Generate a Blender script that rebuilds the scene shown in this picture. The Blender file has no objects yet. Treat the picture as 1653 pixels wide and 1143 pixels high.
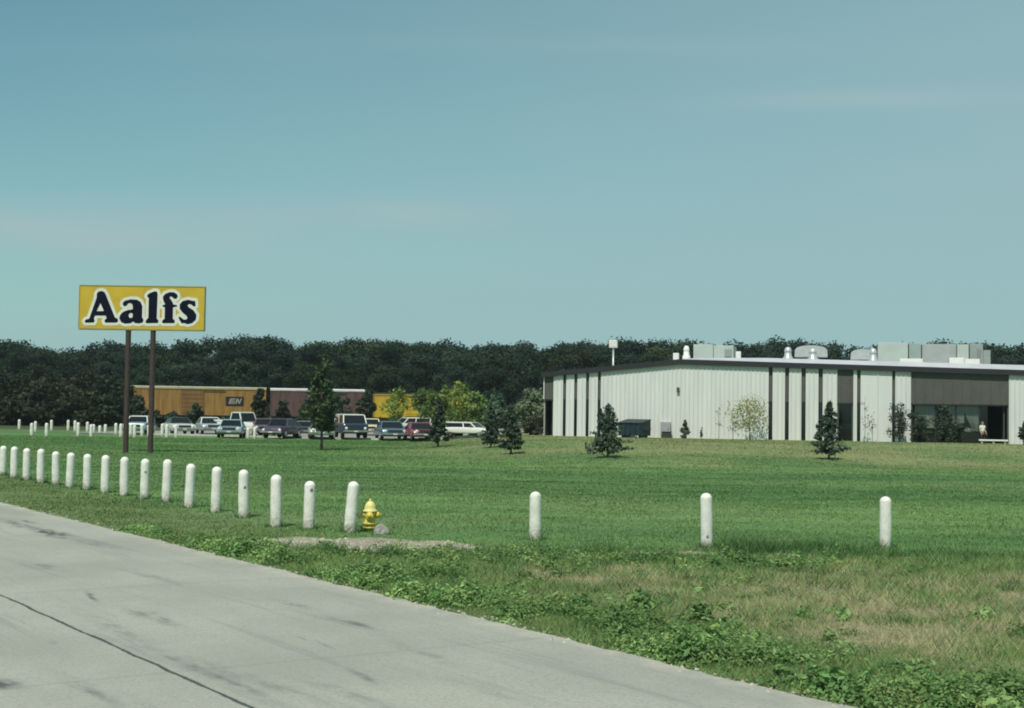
import bpy, bmesh, math, random
import numpy as np
from mathutils import Matrix, Vector

S = bpy.context.scene
C = S.collection
R = math.radians

# ------------------------------------------------------------------ camera
FPX, CX, CY = 2300.0, 826.5, 571.5          # focal length and centre in photo pixels
CAM_H, PITCH, ROLL = 2.45, R(2.2), R(0.8)
cam_d = bpy.data.cameras.new('camera')
cam = bpy.data.objects.new('camera', cam_d); C.objects.link(cam)
cam_d.sensor_width = 36.0
cam_d.lens = FPX / 1653.0 * 36.0
cam_d.clip_end = 6000
CM = Matrix.Rotation(math.pi / 2 + PITCH, 4, 'X') @ Matrix.Rotation(ROLL, 4, 'Z')
CM.translation = Vector((0, 0, CAM_H))
cam.matrix_world = CM
S.camera = cam

# ------------------------------------------------------------------ sky, sun, exposure
SUN_EL, SUN_AZ = R(57), R(201)              # azimuth clockwise from +Y (the view direction)
SKY_STRENGTH = 0.098
TINT = (0.62, 0.985, 0.82)
CLOUD = (3.22, 4.98, 5.25)
VEIL_LOW, VEIL_SIDE = 1.05, 0.68
SUN_STRENGTH = 4.4
S.cycles.filter_width = 1.9
S.view_settings.view_transform = 'Standard'
S.view_settings.look = 'None'
S.view_settings.exposure = 0.0
S.view_settings.gamma = 1.0
W = bpy.data.worlds.new('World'); S.world = W
W.use_nodes = True


def build_world():
    nt = W.node_tree; N = nt.nodes; L = nt.links
    N.clear()
    out = N.new('ShaderNodeOutputWorld'); bg = N.new('ShaderNodeBackground')
    bg.inputs['Strength'].default_value = SKY_STRENGTH
    sky = N.new('ShaderNodeTexSky'); sky.sky_type = 'NISHITA'
    sky.sun_disc = False; sky.sun_elevation = SUN_EL; sky.sun_rotation = SUN_AZ
    sky.altitude = 300; sky.air_density = 1.0; sky.dust_density = 0.6; sky.ozone_density = 1.0
    tint = N.new('ShaderNodeMix'); tint.data_type = 'RGBA'; tint.blend_type = 'MULTIPLY'
    tint.inputs[0].default_value = 1.0
    tint.inputs[7].default_value = (*TINT, 1)
    L.new(sky.outputs[0], tint.inputs[6])
    # thin clouds laid out by the direction of view into the sky
    geo = N.new('ShaderNodeTexCoord'); sep = N.new('ShaderNodeSeparateXYZ')
    L.new(geo.outputs['Generated'], sep.inputs[0])

    def m(op, a, b=None, c=None):
        n = N.new('ShaderNodeMath'); n.operation = op
        for i, v in enumerate((a, b, c)):
            if v is None: continue
            if isinstance(v, (int, float)): n.inputs[i].default_value = v
            else: L.new(v, n.inputs[i])
        return n.outputs[0]
    yy = m('MAXIMUM', sep.outputs[1], 0.08)
    az = m('DIVIDE', sep.outputs[0], yy); el = m('DIVIDE', sep.outputs[2], yy)
    comb = N.new('ShaderNodeCombineXYZ')
    L.new(m('MULTIPLY', az, 3.2), comb.inputs[0])
    L.new(m('ADD', m('MULTIPLY', el, 24.0), m('MULTIPLY', az, 1.3)), comb.inputs[1])
    nz = N.new('ShaderNodeTexNoise'); nz.inputs['Scale'].default_value = 1.0
    nz.inputs['Detail'].default_value = 6; nz.inputs['Roughness'].default_value = 0.55
    nz.inputs['Distortion'].default_value = 0.4
    L.new(comb.outputs[0], nz.inputs['Vector'])

    def blob(a0, e0, sa, se, tilt=0.0):
        da = m('DIVIDE', m('SUBTRACT', az, a0), sa)
        e_ = m('SUBTRACT', m('SUBTRACT', el, e0), m('MULTIPLY', m('SUBTRACT', az, a0), tilt))
        de = m('DIVIDE', e_, se)
        return m('EXPONENT', m('MULTIPLY', m('ADD', m('MULTIPLY', da, da), m('MULTIPLY', de, de)), -1.0))
    w = m('ADD', blob(-0.30, 0.118, 0.15, 0.022, -0.03), m('MULTIPLY', blob(-0.09, 0.136, 0.085, 0.012, 0.0), 0.9))
    w = m('ADD', w, m('MULTIPLY', blob(0.24, 0.222, 0.14, 0.007, 0.045), 0.5))
    w = m('ADD', w, m('MULTIPLY', blob(0.02, 0.256, 0.30, 0.008, 0.01), 0.2))
    puff = m('MINIMUM', m('MAXIMUM', m('MULTIPLY', m('SUBTRACT', nz.outputs[0], 0.28), 3.0), 0.0), 1.0)
    # a high thin veil, thicker towards the right and towards the horizon
    low = m('EXPONENT', m('MULTIPLY', m("MAXIMUM", el, 0.0), -9.0))
    side = m('MINIMUM', m('MAXIMUM', m('ADD', m('MULTIPLY', az, 1.2), 0.54), 0.0), 1.0)
    veil = m('ADD', m('MULTIPLY', low, VEIL_LOW), m('MULTIPLY', side, VEIL_SIDE))
    veil = m('MULTIPLY', veil, m('ADD', m('MULTIPLY', nz.outputs[0], 0.25), 0.87))
    dens = m('MINIMUM', veil, 0.9)
    cdens = m('MINIMUM', m('MULTIPLY', m('MULTIPLY', w, puff), 0.95), 0.8)
    mix = N.new('ShaderNodeMix'); mix.data_type = 'RGBA'
    L.new(dens, mix.inputs[0]); L.new(tint.outputs[2], mix.inputs[6])
    mix.inputs[7].default_value = (*CLOUD, 1)
    mx2 = N.new('ShaderNodeMix'); mx2.data_type = 'RGBA'
    L.new(cdens, mx2.inputs[0]); L.new(mix.outputs[2], mx2.inputs[6]); mx2.inputs[7].default_value = (3.75, 5.10, 5.25, 1)
    L.new(mx2.outputs[2], bg.inputs['Color'])
    L.new(bg.outputs[0], out.inputs[0])


build_world()
sun_d = bpy.data.lights.new('sun', 'SUN'); sun_d.energy = SUN_STRENGTH; sun_d.angle = R(0.5)
sun_d.color = (1.0, 0.945, 0.85)
sun = bpy.data.objects.new('sun', sun_d); C.objects.link(sun)
to_sun = Vector((math.sin(SUN_AZ) * math.cos(SUN_EL), math.cos(SUN_AZ) * math.cos(SUN_EL), math.sin(SUN_EL)))
sun.rotation_euler = to_sun.to_track_quat('Z', 'Y').to_euler()

# ------------------------------------------------------------------ numpy helpers
_rt = np.random.RandomState(7).rand(256, 256)


def vnoise(x, y, seed=0):
    x = np.asarray(x, float) + seed * 37.17; y = np.asarray(y, float) + seed * 11.71
    xi = np.floor(x).astype(int); yi = np.floor(y).astype(int)
    fx = x - xi; fy = y - yi
    fx = fx * fx * (3 - 2 * fx); fy = fy * fy * (3 - 2 * fy)
    a = _rt[xi & 255, yi & 255]; b = _rt[(xi + 1) & 255, yi & 255]
    c = _rt[xi & 255, (yi + 1) & 255]; d = _rt[(xi + 1) & 255, (yi + 1) & 255]
    return (a * (1 - fx) + b * fx) * (1 - fy) + (c * (1 - fx) + d * fx) * fy


def fbm(x, y, seed=0, o=4):
    v = 0; a = 0.5; t = 0
    for k in range(o):
        v = v + a * vnoise(x * 2 ** k, y * 2 ** k, seed + k); t += a; a *= 0.5
    return v / t


def sstep(a, b, x):
    t = np.clip((np.asarray(x, float) - a) / (b - a), 0, 1)
    return t * t * (3 - 2 * t)


# road edge: a straight line on the ground through E0 with direction RD
def _road_pt(px, py):
    v = CM.to_3x3() @ Vector(((px - CX) / FPX, -(py - CY) / FPX, -1.0))
    t = (0.01 - CAM_H) / v.z
    return np.array([v.x * t, v.y * t])


E0 = _road_pt(1376, 1143); RD = _road_pt(0, 811) - E0; RD /= np.linalg.norm(RD)
RN = np.array([RD[1], -RD[0]])               # points from the road to the grass side


JOINT = -float(np.mean([np.dot(_road_pt(*q) - E0, RN) for q in ((0, 962), (200, 1050), (400, 1143))]))


def road_dist(x, y):
    return (np.asarray(x) - E0[0]) * RN[0] + (np.asarray(y) - E0[1]) * RN[1]


def terrain(x, y):
    x = np.asarray(x, float); y = np.asarray(y, float)
    berm = 0.56 * sstep(58, 86, y + 2.0 * np.sin(x * 0.21)) * sstep(-7, 4, x + 0.08 * (y - 80))
    berm = berm + 0.20 * np.exp(-((y + 2.0 * np.sin(x * 0.21) - 82) / 5.5) ** 2) * sstep(-7, 4, x + 0.08 * (y - 80)) * (0.6 + 0.8 * fbm(x * 0.12, y * 0.05, 13, 2))
    und = (fbm(x * 0.09, y * 0.09, 3, 3) - 0.5) * 0.34 * sstep(3.5, 20, road_dist(x, y)) * (1 - sstep(84, 96, y))
    swale = -0.10 * np.exp(-((y - 52) / 9.0) ** 2) * sstep(4, 12, road_dist(x, y))
    lump = (fbm(x * 1.3, y * 1.3, 9, 2) - 0.5) * 0.06 * sstep(0.4, 1.6, road_dist(x, y)) * (1 - sstep(60, 90, y))
    return berm + und + swale + lump - 0.035 * (1 - sstep(-0.2, 0.8, road_dist(x, y)))


def ray(px, py):
    v = CM.to_3x3() @ Vector(((px - CX) / FPX, -(py - CY) / FPX, -1.0))
    return v / v.y                            # one metre of depth per unit


def at(px, py, d):
    v = ray(px, py)
    return Vector((v.x * d, d, CAM_H + v.z * d))


def ground(px, py):
    v = ray(px, py)
    lo = 6.0
    for k in range(4000):
        d = 6.0 + k * 0.08
        if CAM_H + v.z * d <= float(terrain(v.x * d, d)): break
    return Vector((v.x * d, d, float(terrain(v.x * d, d))))


# ------------------------------------------------------------------ object helpers
def link(o, parent=None):
    C.objects.link(o)
    if parent is not None: o.parent = parent
    return o


def tag(o, label=None, cat=None, group=None, kind=None):
    if label: o['label'] = label
    if cat: o['category'] = cat
    if group: o['group'] = group
    if kind: o['kind'] = kind
    return o


def empty(name, loc=(0, 0, 0), rz=0.0):
    o = bpy.data.objects.new(name, None)
    o.location = loc; o.rotation_euler = (0, 0, rz); o.empty_display_size = 0.2
    return link(o)


def copy_tree(o, parent=None):
    c = o.copy(); C.objects.link(c)
    if parent is not None: c.parent = parent
    for ch in [x for x in bpy.data.objects if x.parent == o]:
        copy_tree(ch, c)
    return c


def arr_mesh(name, v, f, mat, parent=None, col=None, smooth=False):
    """v (N,3), f (M,k) of equal k."""
    v = np.asarray(v, np.float32); f = np.asarray(f, np.int32)
    me = bpy.data.meshes.new(name)
    k = f.shape[1]
    me.vertices.add(len(v)); me.vertices.foreach_set('co', v.ravel())
    me.loops.add(f.size); me.loops.foreach_set('vertex_index', f.ravel())
    me.polygons.add(len(f))
    me.polygons.foreach_set('loop_start', np.arange(0, f.size, k, dtype=np.int32))
    me.update(calc_edges=True)
    me.polygons.foreach_set('use_smooth', np.full(len(f), bool(smooth)))
    if col is not None:
        a = me.attributes.new('col', 'FLOAT_COLOR', 'POINT')
        c4 = np.ones((len(v), 4), np.float32); c4[:, :3] = col
        a.data.foreach_set('color', c4.ravel())
    me.materials.append(mat)
    o = bpy.data.objects.new(name, me)
    return link(o, parent)


class MB:
    """collects shapes, then links them as one mesh object"""
    def __init__(s): s.v = []; s.f = []; s.sm = []

    def add(s, vs, fs, smooth=False):
        b = len(s.v); s.v += [tuple(p) for p in vs]
        for f in fs: s.f.append(tuple(i + b for i in f)); s.sm.append(smooth)
        return s

    def box(s, x0, x1, y0, y1, z0, z1, M=None):
        vs = [Vector(p) for p in ((x0, y0, z0), (x1, y0, z0), (x1, y1, z0), (x0, y1, z0), (x0, y0, z1), (x1, y0, z1), (x1, y1, z1), (x0, y1, z1))]
        if M is not None: vs = [M @ p for p in vs]
        return s.add(vs, [(0, 3, 2, 1), (4, 5, 6, 7), (0, 1, 5, 4), (1, 2, 6, 5), (2, 3, 7, 6), (3, 0, 4, 7)])

    def bevbox(s, x0, x1, y0, y1, z0, z1, b=0.03, M=None):
        bm = bmesh.new(); bmesh.ops.create_cube(bm, size=1.0)
        for v in bm.verts:
            v.co = Vector(((x0 + x1) / 2 + v.co.x * (x1 - x0), (y0 + y1) / 2 + v.co.y * (y1 - y0), (z0 + z1) / 2 + v.co.z * (z1 - z0)))
        bmesh.ops.bevel(bm, geom=bm.edges[:], offset=b, segments=2, profile=0.6, affect='EDGES')
        bm.verts.index_update()
        vs = [M @ v.co if M is not None else v.co.copy() for v in bm.verts]
        s.add(vs, [[v.index for v in f.verts] for f in bm.faces]); bm.free()
        return s

    def lathe(s, prof, n=20, M=None, smooth=True, jitter=None):
        vs = []; fs = []
        for r, z in prof:
            for k in range(n):
                a = 2 * math.pi * k / n
                vs.append(Vector((r * math.cos(a), r * math.sin(a), z)))
        for i in range(len(prof) - 1):
            for k in range(n):
                k2 = (k + 1) % n
                fs.append((i * n + k, i * n + k2, (i + 1) * n + k2, (i + 1) * n + k))
        if jitter: vs = [jitter(p) for p in vs]
        if M is not None: vs = [M @ p for p in vs]
        s.add([p.copy() for p in vs[:n]], [tuple(reversed(range(n)))]); s.add([p.copy() for p in vs[-n:]], [tuple(range(n))], prof[-1][0] < 0.25 * max(p[0] for p in prof))
        return s.add(vs, fs, smooth)

    def tube(s, pts, radii, n=8, smooth=True):
        pts = [Vector(p) for p in pts]
        if not hasattr(radii, '__len__'): radii = [radii] * len(pts)
        vs = []; fs = []
        for i, p in enumerate(pts):
            t = (pts[min(i + 1, len(pts) - 1)] - pts[max(i - 1, 0)]).normalized()
            a = t.orthogonal().normalized() if i == 0 else (a - t * a.dot(t)).normalized()
            b = t.cross(a)
            for k in range(n):
                q = 2 * math.pi * k / n
                vs.append(p + (a * math.cos(q) + b * math.sin(q)) * radii[i])
        for i in range(len(pts) - 1):
            for k in range(n):
                k2 = (k + 1) % n
                fs.append((i * n + k, i * n + k2, (i + 1) * n + k2, (i + 1) * n + k))
        fs.append(tuple(reversed(range(n)))); fs.append(tuple((len(pts) - 1) * n + k for k in range(n)))
        return s.add(vs, fs, smooth)

    def loft(s, rings, smooth=False, cap=True):
        n = len(rings[0]); vs = [p for r in rings for p in r]; fs = []
        for i in range(len(rings) - 1):
            for k in range(n):
                k2 = (k + 1) % n
                fs.append((i * n + k, i * n + k2, (i + 1) * n + k2, (i + 1) * n + k))
        if cap:
            fs.append(tuple(reversed(range(n)))); fs.append(tuple((len(rings) - 1) * n + k for k in range(n)))
        return s.add(vs, fs, smooth)

    def build(s, name, mat, parent=None, fix=True):
        me = bpy.data.meshes.new(name); me.from_pydata(s.v, [], s.f)
        me.polygons.foreach_set('use_smooth', s.sm)
        me.materials.append(mat)
        if fix:
            bm = bmesh.new(); bm.from_mesh(me)
            bmesh.ops.recalc_face_normals(bm, faces=bm.faces[:]); bm.to_mesh(me); bm.free()
        me.update()
        if any(s.sm) and not all(s.sm): pass
        o = bpy.data.objects.new(name, me)
        return link(o, parent)


# ------------------------------------------------------------------ materials
MATS = {}


def mat(name, base, rough=0.7, noise=0.0, nscale=4.0, metal=0.0, bump=0.0, bscale=20.0, dark=None, spec=0.4, coord='Object', stretch=(1, 1, 1), coat=0.0):
    """a Principled material whose colour wanders between base*(1-noise) (or dark) and base*(1+noise/2)"""
    if name in MATS: return MATS[name]
    m = bpy.data.materials.new(name); m.use_nodes = True
    nt = m.node_tree; N = nt.nodes; L = nt.links
    p = N['Principled BSDF']
    p.inputs['Base Color'].default_value = (*base, 1); p.inputs['Roughness'].default_value = rough
    p.inputs['Metallic'].default_value = metal; p.inputs['Specular IOR Level'].default_value = spec
    p.inputs['Coat Weight'].default_value = coat
    if noise or bump:
        tc = N.new('ShaderNodeTexCoord'); mp = N.new('ShaderNodeMapping'); mp.inputs['Scale'].default_value = stretch
        L.new(tc.outputs[coord], mp.inputs[0])
    if noise:
        nz = N.new('ShaderNodeTexNoise'); nz.inputs['Scale'].default_value = nscale; nz.inputs['Detail'].default_value = 6
        nz.inputs['Roughness'].default_value = 0.62
        L.new(mp.outputs[0], nz.inputs['Vector'])
        cr = N.new('ShaderNodeValToRGB'); e = cr.color_ramp.elements
        d = dark if dark else tuple(c * (1 - noise) for c in base)
        e[0].position = 0.3; e[0].color = (*d, 1)
        e[1].position = 0.7; e[1].color = (*[min(1, c * (1 + noise * 0.4)) for c in base], 1)
        L.new(nz.outputs[0], cr.inputs[0]); L.new(cr.outputs[0], p.inputs['Base Color'])
    if bump:
        n2 = N.new('ShaderNodeTexNoise'); n2.inputs['Scale'].default_value = bscale; n2.inputs['Detail'].default_value = 5
        L.new(mp.outputs[0], n2.inputs['Vector'])
        b = N.new('ShaderNodeBump'); b.inputs['Strength'].default_value = bump; b.inputs['Distance'].default_value = 0.02
        L.new(n2.outputs[0], b.inputs['Height']); L.new(b.outputs[0], p.inputs['Normal'])
    MATS[name] = m
    return m


def leaf_mat(name, base, var=0.35, trans=0.25, rough=0.6, spec=0.2):
    """leaves: own colour from the 'col' value on each leaf times a shade that differs from plant to plant"""
    if name in MATS: return MATS[name]
    m = bpy.data.materials.new(name); m.use_nodes = True
    nt = m.node_tree; N = nt.nodes; L = nt.links
    p = N['Principled BSDF']; out = N['Material Output']
    a = N.new('ShaderNodeAttribute'); a.attribute_name = 'col'
    oi = N.new('ShaderNodeObjectInfo')
    mr = N.new('ShaderNodeMapRange'); mr.inputs[3].default_value = 1 - var; mr.inputs[4].default_value = 1 + var
    L.new(oi.outputs['Random'], mr.inputs[0])
    mx = N.new('ShaderNodeMix'); mx.data_type = 'RGBA'; mx.blend_type = 'MULTIPLY'; mx.inputs[0].default_value = 1
    L.new(a.outputs['Color'], mx.inputs[6]); mx.inputs[7].default_value = (*base, 1)
    vm = N.new('ShaderNodeVectorMath'); vm.operation = 'SCALE'
    L.new(mx.outputs[2], vm.inputs[0]); L.new(mr.outputs[0], vm.inputs['Scale'])
    L.new(vm.outputs[0], p.inputs['Base Color'])
    p.inputs['Roughness'].default_value = rough; p.inputs['Specular IOR Level'].default_value = spec
    t = N.new('ShaderNodeBsdfTranslucent'); L.new(vm.outputs[0], t.inputs['Color'])
    ms = N.new('ShaderNodeMixShader'); ms.inputs[0].default_value = trans
    L.new(p.outputs[0], ms.inputs[1]); L.new(t.outputs[0], ms.inputs[2]); L.new(ms.outputs[0], out.inputs[0])
    MATS[name] = m
    return m


BARK = mat('bark', (0.10, 0.085, 0.065), 0.9, 0.4, 9, bump=0.4)

# ------------------------------------------------------------------ ground
C_LAWN = np.array([0.118, 0.208, 0.074]); C_LAWN2 = np.array([0.076, 0.156, 0.056]); C_OLIVE = np.array([0.225, 0.240, 0.118])
C_DRY = np.array([0.262, 0.250, 0.145]); C_DIRT = np.array([0.30, 0.275, 0.205]); C_VERGE = np.array([0.110, 0.150, 0.060])


def dirt_mask(x, y):
    n = fbm(x * 1.1, y * 1.6, 21, 4)
    yc = 25.35 - 0.10 * (x + 2.5)
    w = 1.25 * sstep(-5.4, -3.6, x) * (1 - sstep(-1.6, -0.1, x)) + 0.22 * sstep(0.2, 1.2, x) * (1 - sstep(3.8, 6.0, x))
    e = 1 - np.abs(y - yc) / np.maximum(w, 0.05)
    return sstep(0.0, 0.30, e + (n - 0.55) * 1.7)


def dry_mask(x, y):
    rd = road_dist(x, y)
    n = fbm(x * 0.55, y * 0.40, 31, 4)
    z = sstep(1.5, 3.2, rd + (n - 0.5) * 2.2) * (1 - sstep(20.5, 24.0, y + (n - 0.5) * 4)) * sstep(-2.2, 0.6, x)
    return np.clip(z * (0.45 + 1.3 * (fbm(x * 0.9, y * 0.7, 37, 4) - 0.3)), 0, 1)


def verge_mask(x, y):
    """rough, unmown grass between the road and the posts"""
    rd = road_dist(x, y)
    line = 24.6 - 0.05 * x
    right = sstep(-4.5, -3.0, x) * (1 - sstep(line, line + 1.4, y + (fbm(x, y, 41, 2) - 0.5) * 1.4))
    left = (1 - sstep(2.2, 4.0, rd)) * (1 - sstep(-4.0, -2.5, x))
    return np.clip(np.maximum(right, left * 0.75), 0, 1) * sstep(-0.3, 0.1, rd)


def ground_col(x, y):
    x = np.asarray(x, float); y = np.asarray(y, float)
    n1 = fbm(x * 0.10, y * 0.22, 51, 4)[..., None]; n2 = fbm(x * 0.5, y * 1.0, 55, 4)[..., None]
    nl = fbm(x * 0.035 + y * 0.02, y * 0.30, 58, 3)[..., None]       # broad bands left by the mower
    c = C_LAWN2 + (C_LAWN - C_LAWN2) * np.clip((nl - 0.3) * 2.4 + (n2 - 0.5) * 0.9, 0, 1.3)
    pale = np.clip((n1 - 0.50) * 3.0 + (n2 - 0.5) * 1.3, 0, 1)
    c = c + (np.array([0.125, 0.195, 0.082]) - c) * pale * 0.75
    c = c * (1 + 0.07 * np.sin(y * 2.3 + 1.2 * np.sin(x * 0.07) + 3 * vnoise(x * .05, y * .1, 64)) * sstep(26, 30, y) * (1 - sstep(60, 72, y)))[..., None]
    ol = (sstep(60, 74, y + (fbm(x * .2, y * .2, 61, 3) - .5) * 16) * sstep(-9, -2, x))[..., None] * np.clip(0.35 + 1.4 * (fbm(x * 0.22, y * 0.35, 63, 4)[..., None] - 0.3), 0, 0.95)
    c = c + (C_OLIVE - c) * ol
    gr = ((1 - sstep(45, 62, y)) * sstep(27, 31, y))[..., None] * np.clip((fbm(x * 0.16, y * 0.5, 67, 3)[..., None] - 0.52) * 4, 0, 1)
    c = c + (np.array([0.130, 0.190, 0.080]) - c) * gr * 0.5
    v = verge_mask(x, y)[..., None]
    c = c + (C_VERGE * (0.7 + 0.7 * n2) - c) * v
    d = dry_mask(x, y)[..., None]
    c = c + (C_DRY * (0.8 + 0.4 * n2) - c) * d
    k = dirt_mask(x, y)[..., None]
    c = c + (C_DIRT * (0.75 + 0.5 * n2) - c) * k
    far = sstep(118, 135, y)[..., None]
    c = c + (np.array([0.06, 0.075, 0.035]) - c) * far
    return c


def make_ground_mat():
    m = bpy.data.materials.new('ground_soil_and_grass'); m.use_nodes = True
    nt = m.node_tree; N = nt.nodes; L = nt.links; p = N['Principled BSDF']
    a = N.new('ShaderNodeAttribute'); a.attribute_name = 'col'
    tc = N.new('ShaderNodeTexCoord')
    n1 = N.new('ShaderNodeTexNoise'); n1.inputs['Scale'].default_value = 9; n1.inputs['Detail'].default_value = 7
    L.new(tc.outputs['Object'], n1.inputs['Vector'])
    mr = N.new('ShaderNodeMapRange'); mr.inputs[1].default_value = 0.25; mr.inputs[2].default_value = 0.75
    mr.inputs[3].default_value = 0.55; mr.inputs[4].default_value = 1.4
    L.new(n1.outputs[0], mr.inputs[0])
    vm = N.new('ShaderNodeVectorMath'); vm.operation = 'SCALE'
    L.new(a.outputs['Color'], vm.inputs[0]); L.new(mr.outputs[0], vm.inputs['Scale'])
    L.new(vm.outputs[0], p.inputs['Base Color'])
    p.inputs['Roughness'].default_value = 0.95; p.inputs['Specular IOR Level'].default_value = 0.1
    b = N.new('ShaderNodeBump'); b.inputs['Strength'].default_value = 0.6; b.inputs['Distance'].default_value = 0.05
    n2 = N.new('ShaderNodeTexNoise'); n2.inputs['Scale'].default_value = 14; n2.inputs['Detail'].default_value = 6
    L.new(tc.outputs['Object'], n2.inputs['Vector'])
    L.new(n2.outputs[0], b.inputs['Height']); L.new(b.outputs[0], p.inputs['Normal'])
    return m


def build_ground():
    xs = np.concatenate([np.linspace(-1800, -120, 18)[:-1], np.arange(-120, -26, 1.5), np.arange(-26, 18, 0.2), np.arange(18, 60, 0.8), np.arange(60, 120, 2.0), np.linspace(120, 1800, 18)])
    ys = np.concatenate([np.linspace(-300, -10, 12)[:-1], np.arange(-10, 8, 1.5), np.arange(8, 34, 0.2), np.arange(34, 110, 0.6), np.arange(110, 200, 3.0), np.linspace(200, 3200, 24)])
    X, Y = np.meshgrid(xs, ys)
    Z = terrain(X, Y)
    v = np.stack([X, Y, Z], -1).reshape(-1, 3)
    nx, ny = len(xs), len(ys)
    i = (np.arange(ny - 1)[:, None] * nx + np.arange(nx - 1)[None, :]).ravel()
    f = np.stack([i, i + 1, i + nx + 1, i + nx], -1)
    o = arr_mesh('ground', v, f, make_ground_mat(), col=ground_col(X, Y).reshape(-1, 3), smooth=True)
    tag(o, kind='structure')


build_ground()


# ------------------------------------------------------------------ road (concrete slab road, local y runs along it, local x=0 is the kerbless edge)
def make_road_mat():
    m = bpy.data.materials.new('worn_concrete_road'); m.use_nodes = True
    nt = m.node_tree; N = nt.nodes; L = nt.links; p = N['Principled BSDF']
    tc = N.new('ShaderNodeTexCoord'); sep = N.new('ShaderNodeSeparateXYZ'); L.new(tc.outputs['Object'], sep.inputs[0])

    def mth(op, a, b=None, c=None):
        n = N.new('ShaderNodeMath'); n.operation = op
        for i, v in enumerate((a, b, c)):
            if v is None: continue
            if isinstance(v, (int, float)): n.inputs[i].default_value = v
            else: L.new(v, n.inputs[i])
        return n.outputs[0]

    def noise(scale, detail=5, st=(1, 1, 1), dist=0.0, off=(0, 0, 0), rough=0.55):
        mp = N.new('ShaderNodeMapping'); mp.inputs['Scale'].default_value = st; mp.inputs['Location'].default_value = off
        L.new(tc.outputs['Object'], mp.inputs[0])
        n = N.new('ShaderNodeTexNoise'); n.inputs['Scale'].default_value = scale; n.inputs['Detail'].default_value = detail
        n.inputs['Distortion'].default_value = dist; n.inputs['Roughness'].default_value = rough
        L.new(mp.outputs[0], n.inputs['Vector']); return n.outputs[0]

    def ramp(v, a, b):
        n = N.new('ShaderNodeMapRange'); n.interpolation_type = 'SMOOTHSTEP'
        n.inputs[1].default_value = a; n.inputs[2].default_value = b
        L.new(v, n.inputs[0]); return n.outputs[0]

    def mix(f, a, b):
        n = N.new('ShaderNodeMix'); n.data_type = 'RGBA'
        L.new(f, n.inputs[0])
        for i, v in ((6, a), (7, b)):
            if isinstance(v, tuple): n.inputs[i].default_value = (*v, 1)
            else: L.new(v, n.inputs[i])
        return n.outputs[2]
    base = mix(ramp(noise(0.35, 6), 0.3, 0.7), (0.280, 0.287, 0.246), (0.350, 0.356, 0.306))
    base = mix(mth('MULTIPLY', ramp(noise(38, 4), 0.42, 0.72), 0.55), base, (0.185, 0.192, 0.172))
    # long rubber and oil streaks along the lanes
    st = ramp(noise(1.0, 6, (2.2, 0.10, 1), 0.25, rough=0.7), 0.52, 0.74)
    lane = mth('SINE', mth('MULTIPLY', sep.outputs[0], 3.14159))
    st = mth('MULTIPLY', st, mth('ADD', mth('MULTIPLY', lane, 0.20), 0.55))
    base = mix(st, base, (0.15, 0.16, 0.16))
    st2 = ramp(noise(1.0, 8, (3.6, 0.30, 1), 0.3, (4.3, 1.7, 0), 0.75), 0.60, 0.72)
    base = mix(mth('MULTIPLY', st2, 0.5), base, (0.10, 0.115, 0.125))
    # single dark stains and tyre tracks lying where the road shows them
    wv = noise(2.2, 5); wv2 = noise(7.0, 5, (1.0, 0.35, 1), 0, (3, 5, 0))
    for (x0, y0, x1, y1, hw_, k_) in STAINS:
        cx_, cy2 = (x0 + x1) / 2, (y0 + y1) / 2; hl = max(0.2, math.hypot(x1 - x0, y1 - y0) / 2); tx, ty = (x1 - x0) / (2 * hl), (y1 - y0) / (2 * hl)
        ax_ = mth('SUBTRACT', sep.outputs[0], cx_); ay_ = mth('SUBTRACT', sep.outputs[1], cy2)
        al = mth('DIVIDE', mth('ADD', mth('MULTIPLY', ax_, tx), mth('MULTIPLY', ay_, ty)), hl)
        ac = mth('DIVIDE', mth('ADD', mth('SUBTRACT', mth('MULTIPLY', ax_, ty), mth('MULTIPLY', ay_, tx)), mth('MULTIPLY', mth('SUBTRACT', wv, 0.5), hw_ * 2.2)), hw_)
        r2 = mth('ADD', mth('MULTIPLY', al, al), mth('MULTIPLY', ac, ac))
        e_ = mth('MULTIPLY', mth('EXPONENT', mth('MULTIPLY', r2, -1.6)), mth('ADD', mth('MULTIPLY', ramp(wv2, 0.35, 0.62), 0.8), 0.2))
        base = mix(mth('MINIMUM', mth('MULTIPLY', e_, k_), 0.92), base, (0.070, 0.080, 0.085))
    # sealed crack line at the middle joint, wandering a little, and cross joints
    wob = mth('MULTIPLY', mth('SUBTRACT', noise(1.0, 4, (0.0, 0.9, 0)), 0.5), 0.10)
    wob2 = mth('MULTIPLY', mth('SUBTRACT', noise(9.0, 3, (0.0, 1, 0)), 0.5), 0.03)
    dx = mth('ABSOLUTE', mth('ADD', mth('ADD', sep.outputs[0], JOINT), mth('ADD', wob, wob2)))
    wid = mth('MULTIPLY', noise(1.6, 4, (0.0, 1, 0), 0, (0, 9, 0)), 0.045)
    j = mth('SUBTRACT', 1.0, ramp(mth('DIVIDE', dx, wid), 0.6, 1.3))
    base = mix(mth('MULTIPLY', j, 0.9), base, (0.035, 0.045, 0.045))
    cy_ = mth('ABSOLUTE', mth('SUBTRACT', mth('PINGPONG', mth('ADD', sep.outputs[1], 1.9), 3.05), 0.02))
    cj = mth('SUBTRACT', 1.0, ramp(cy_, 0.004, 0.016))
    base = mix(mth('MULTIPLY', cj, 0.35), base, (0.15, 0.15, 0.14))
    # soil washed over the edge
    ed = mth('MULTIPLY', mth('SUBTRACT', 1.0, ramp(mth('ABSOLUTE', sep.outputs[0]), 0.03, 0.5)), ramp(noise(3.0, 5), 0.35, 0.65))
    base = mix(mth('MULTIPLY', ed, 0.5), base, (0.45, 0.42, 0.34))
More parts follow.
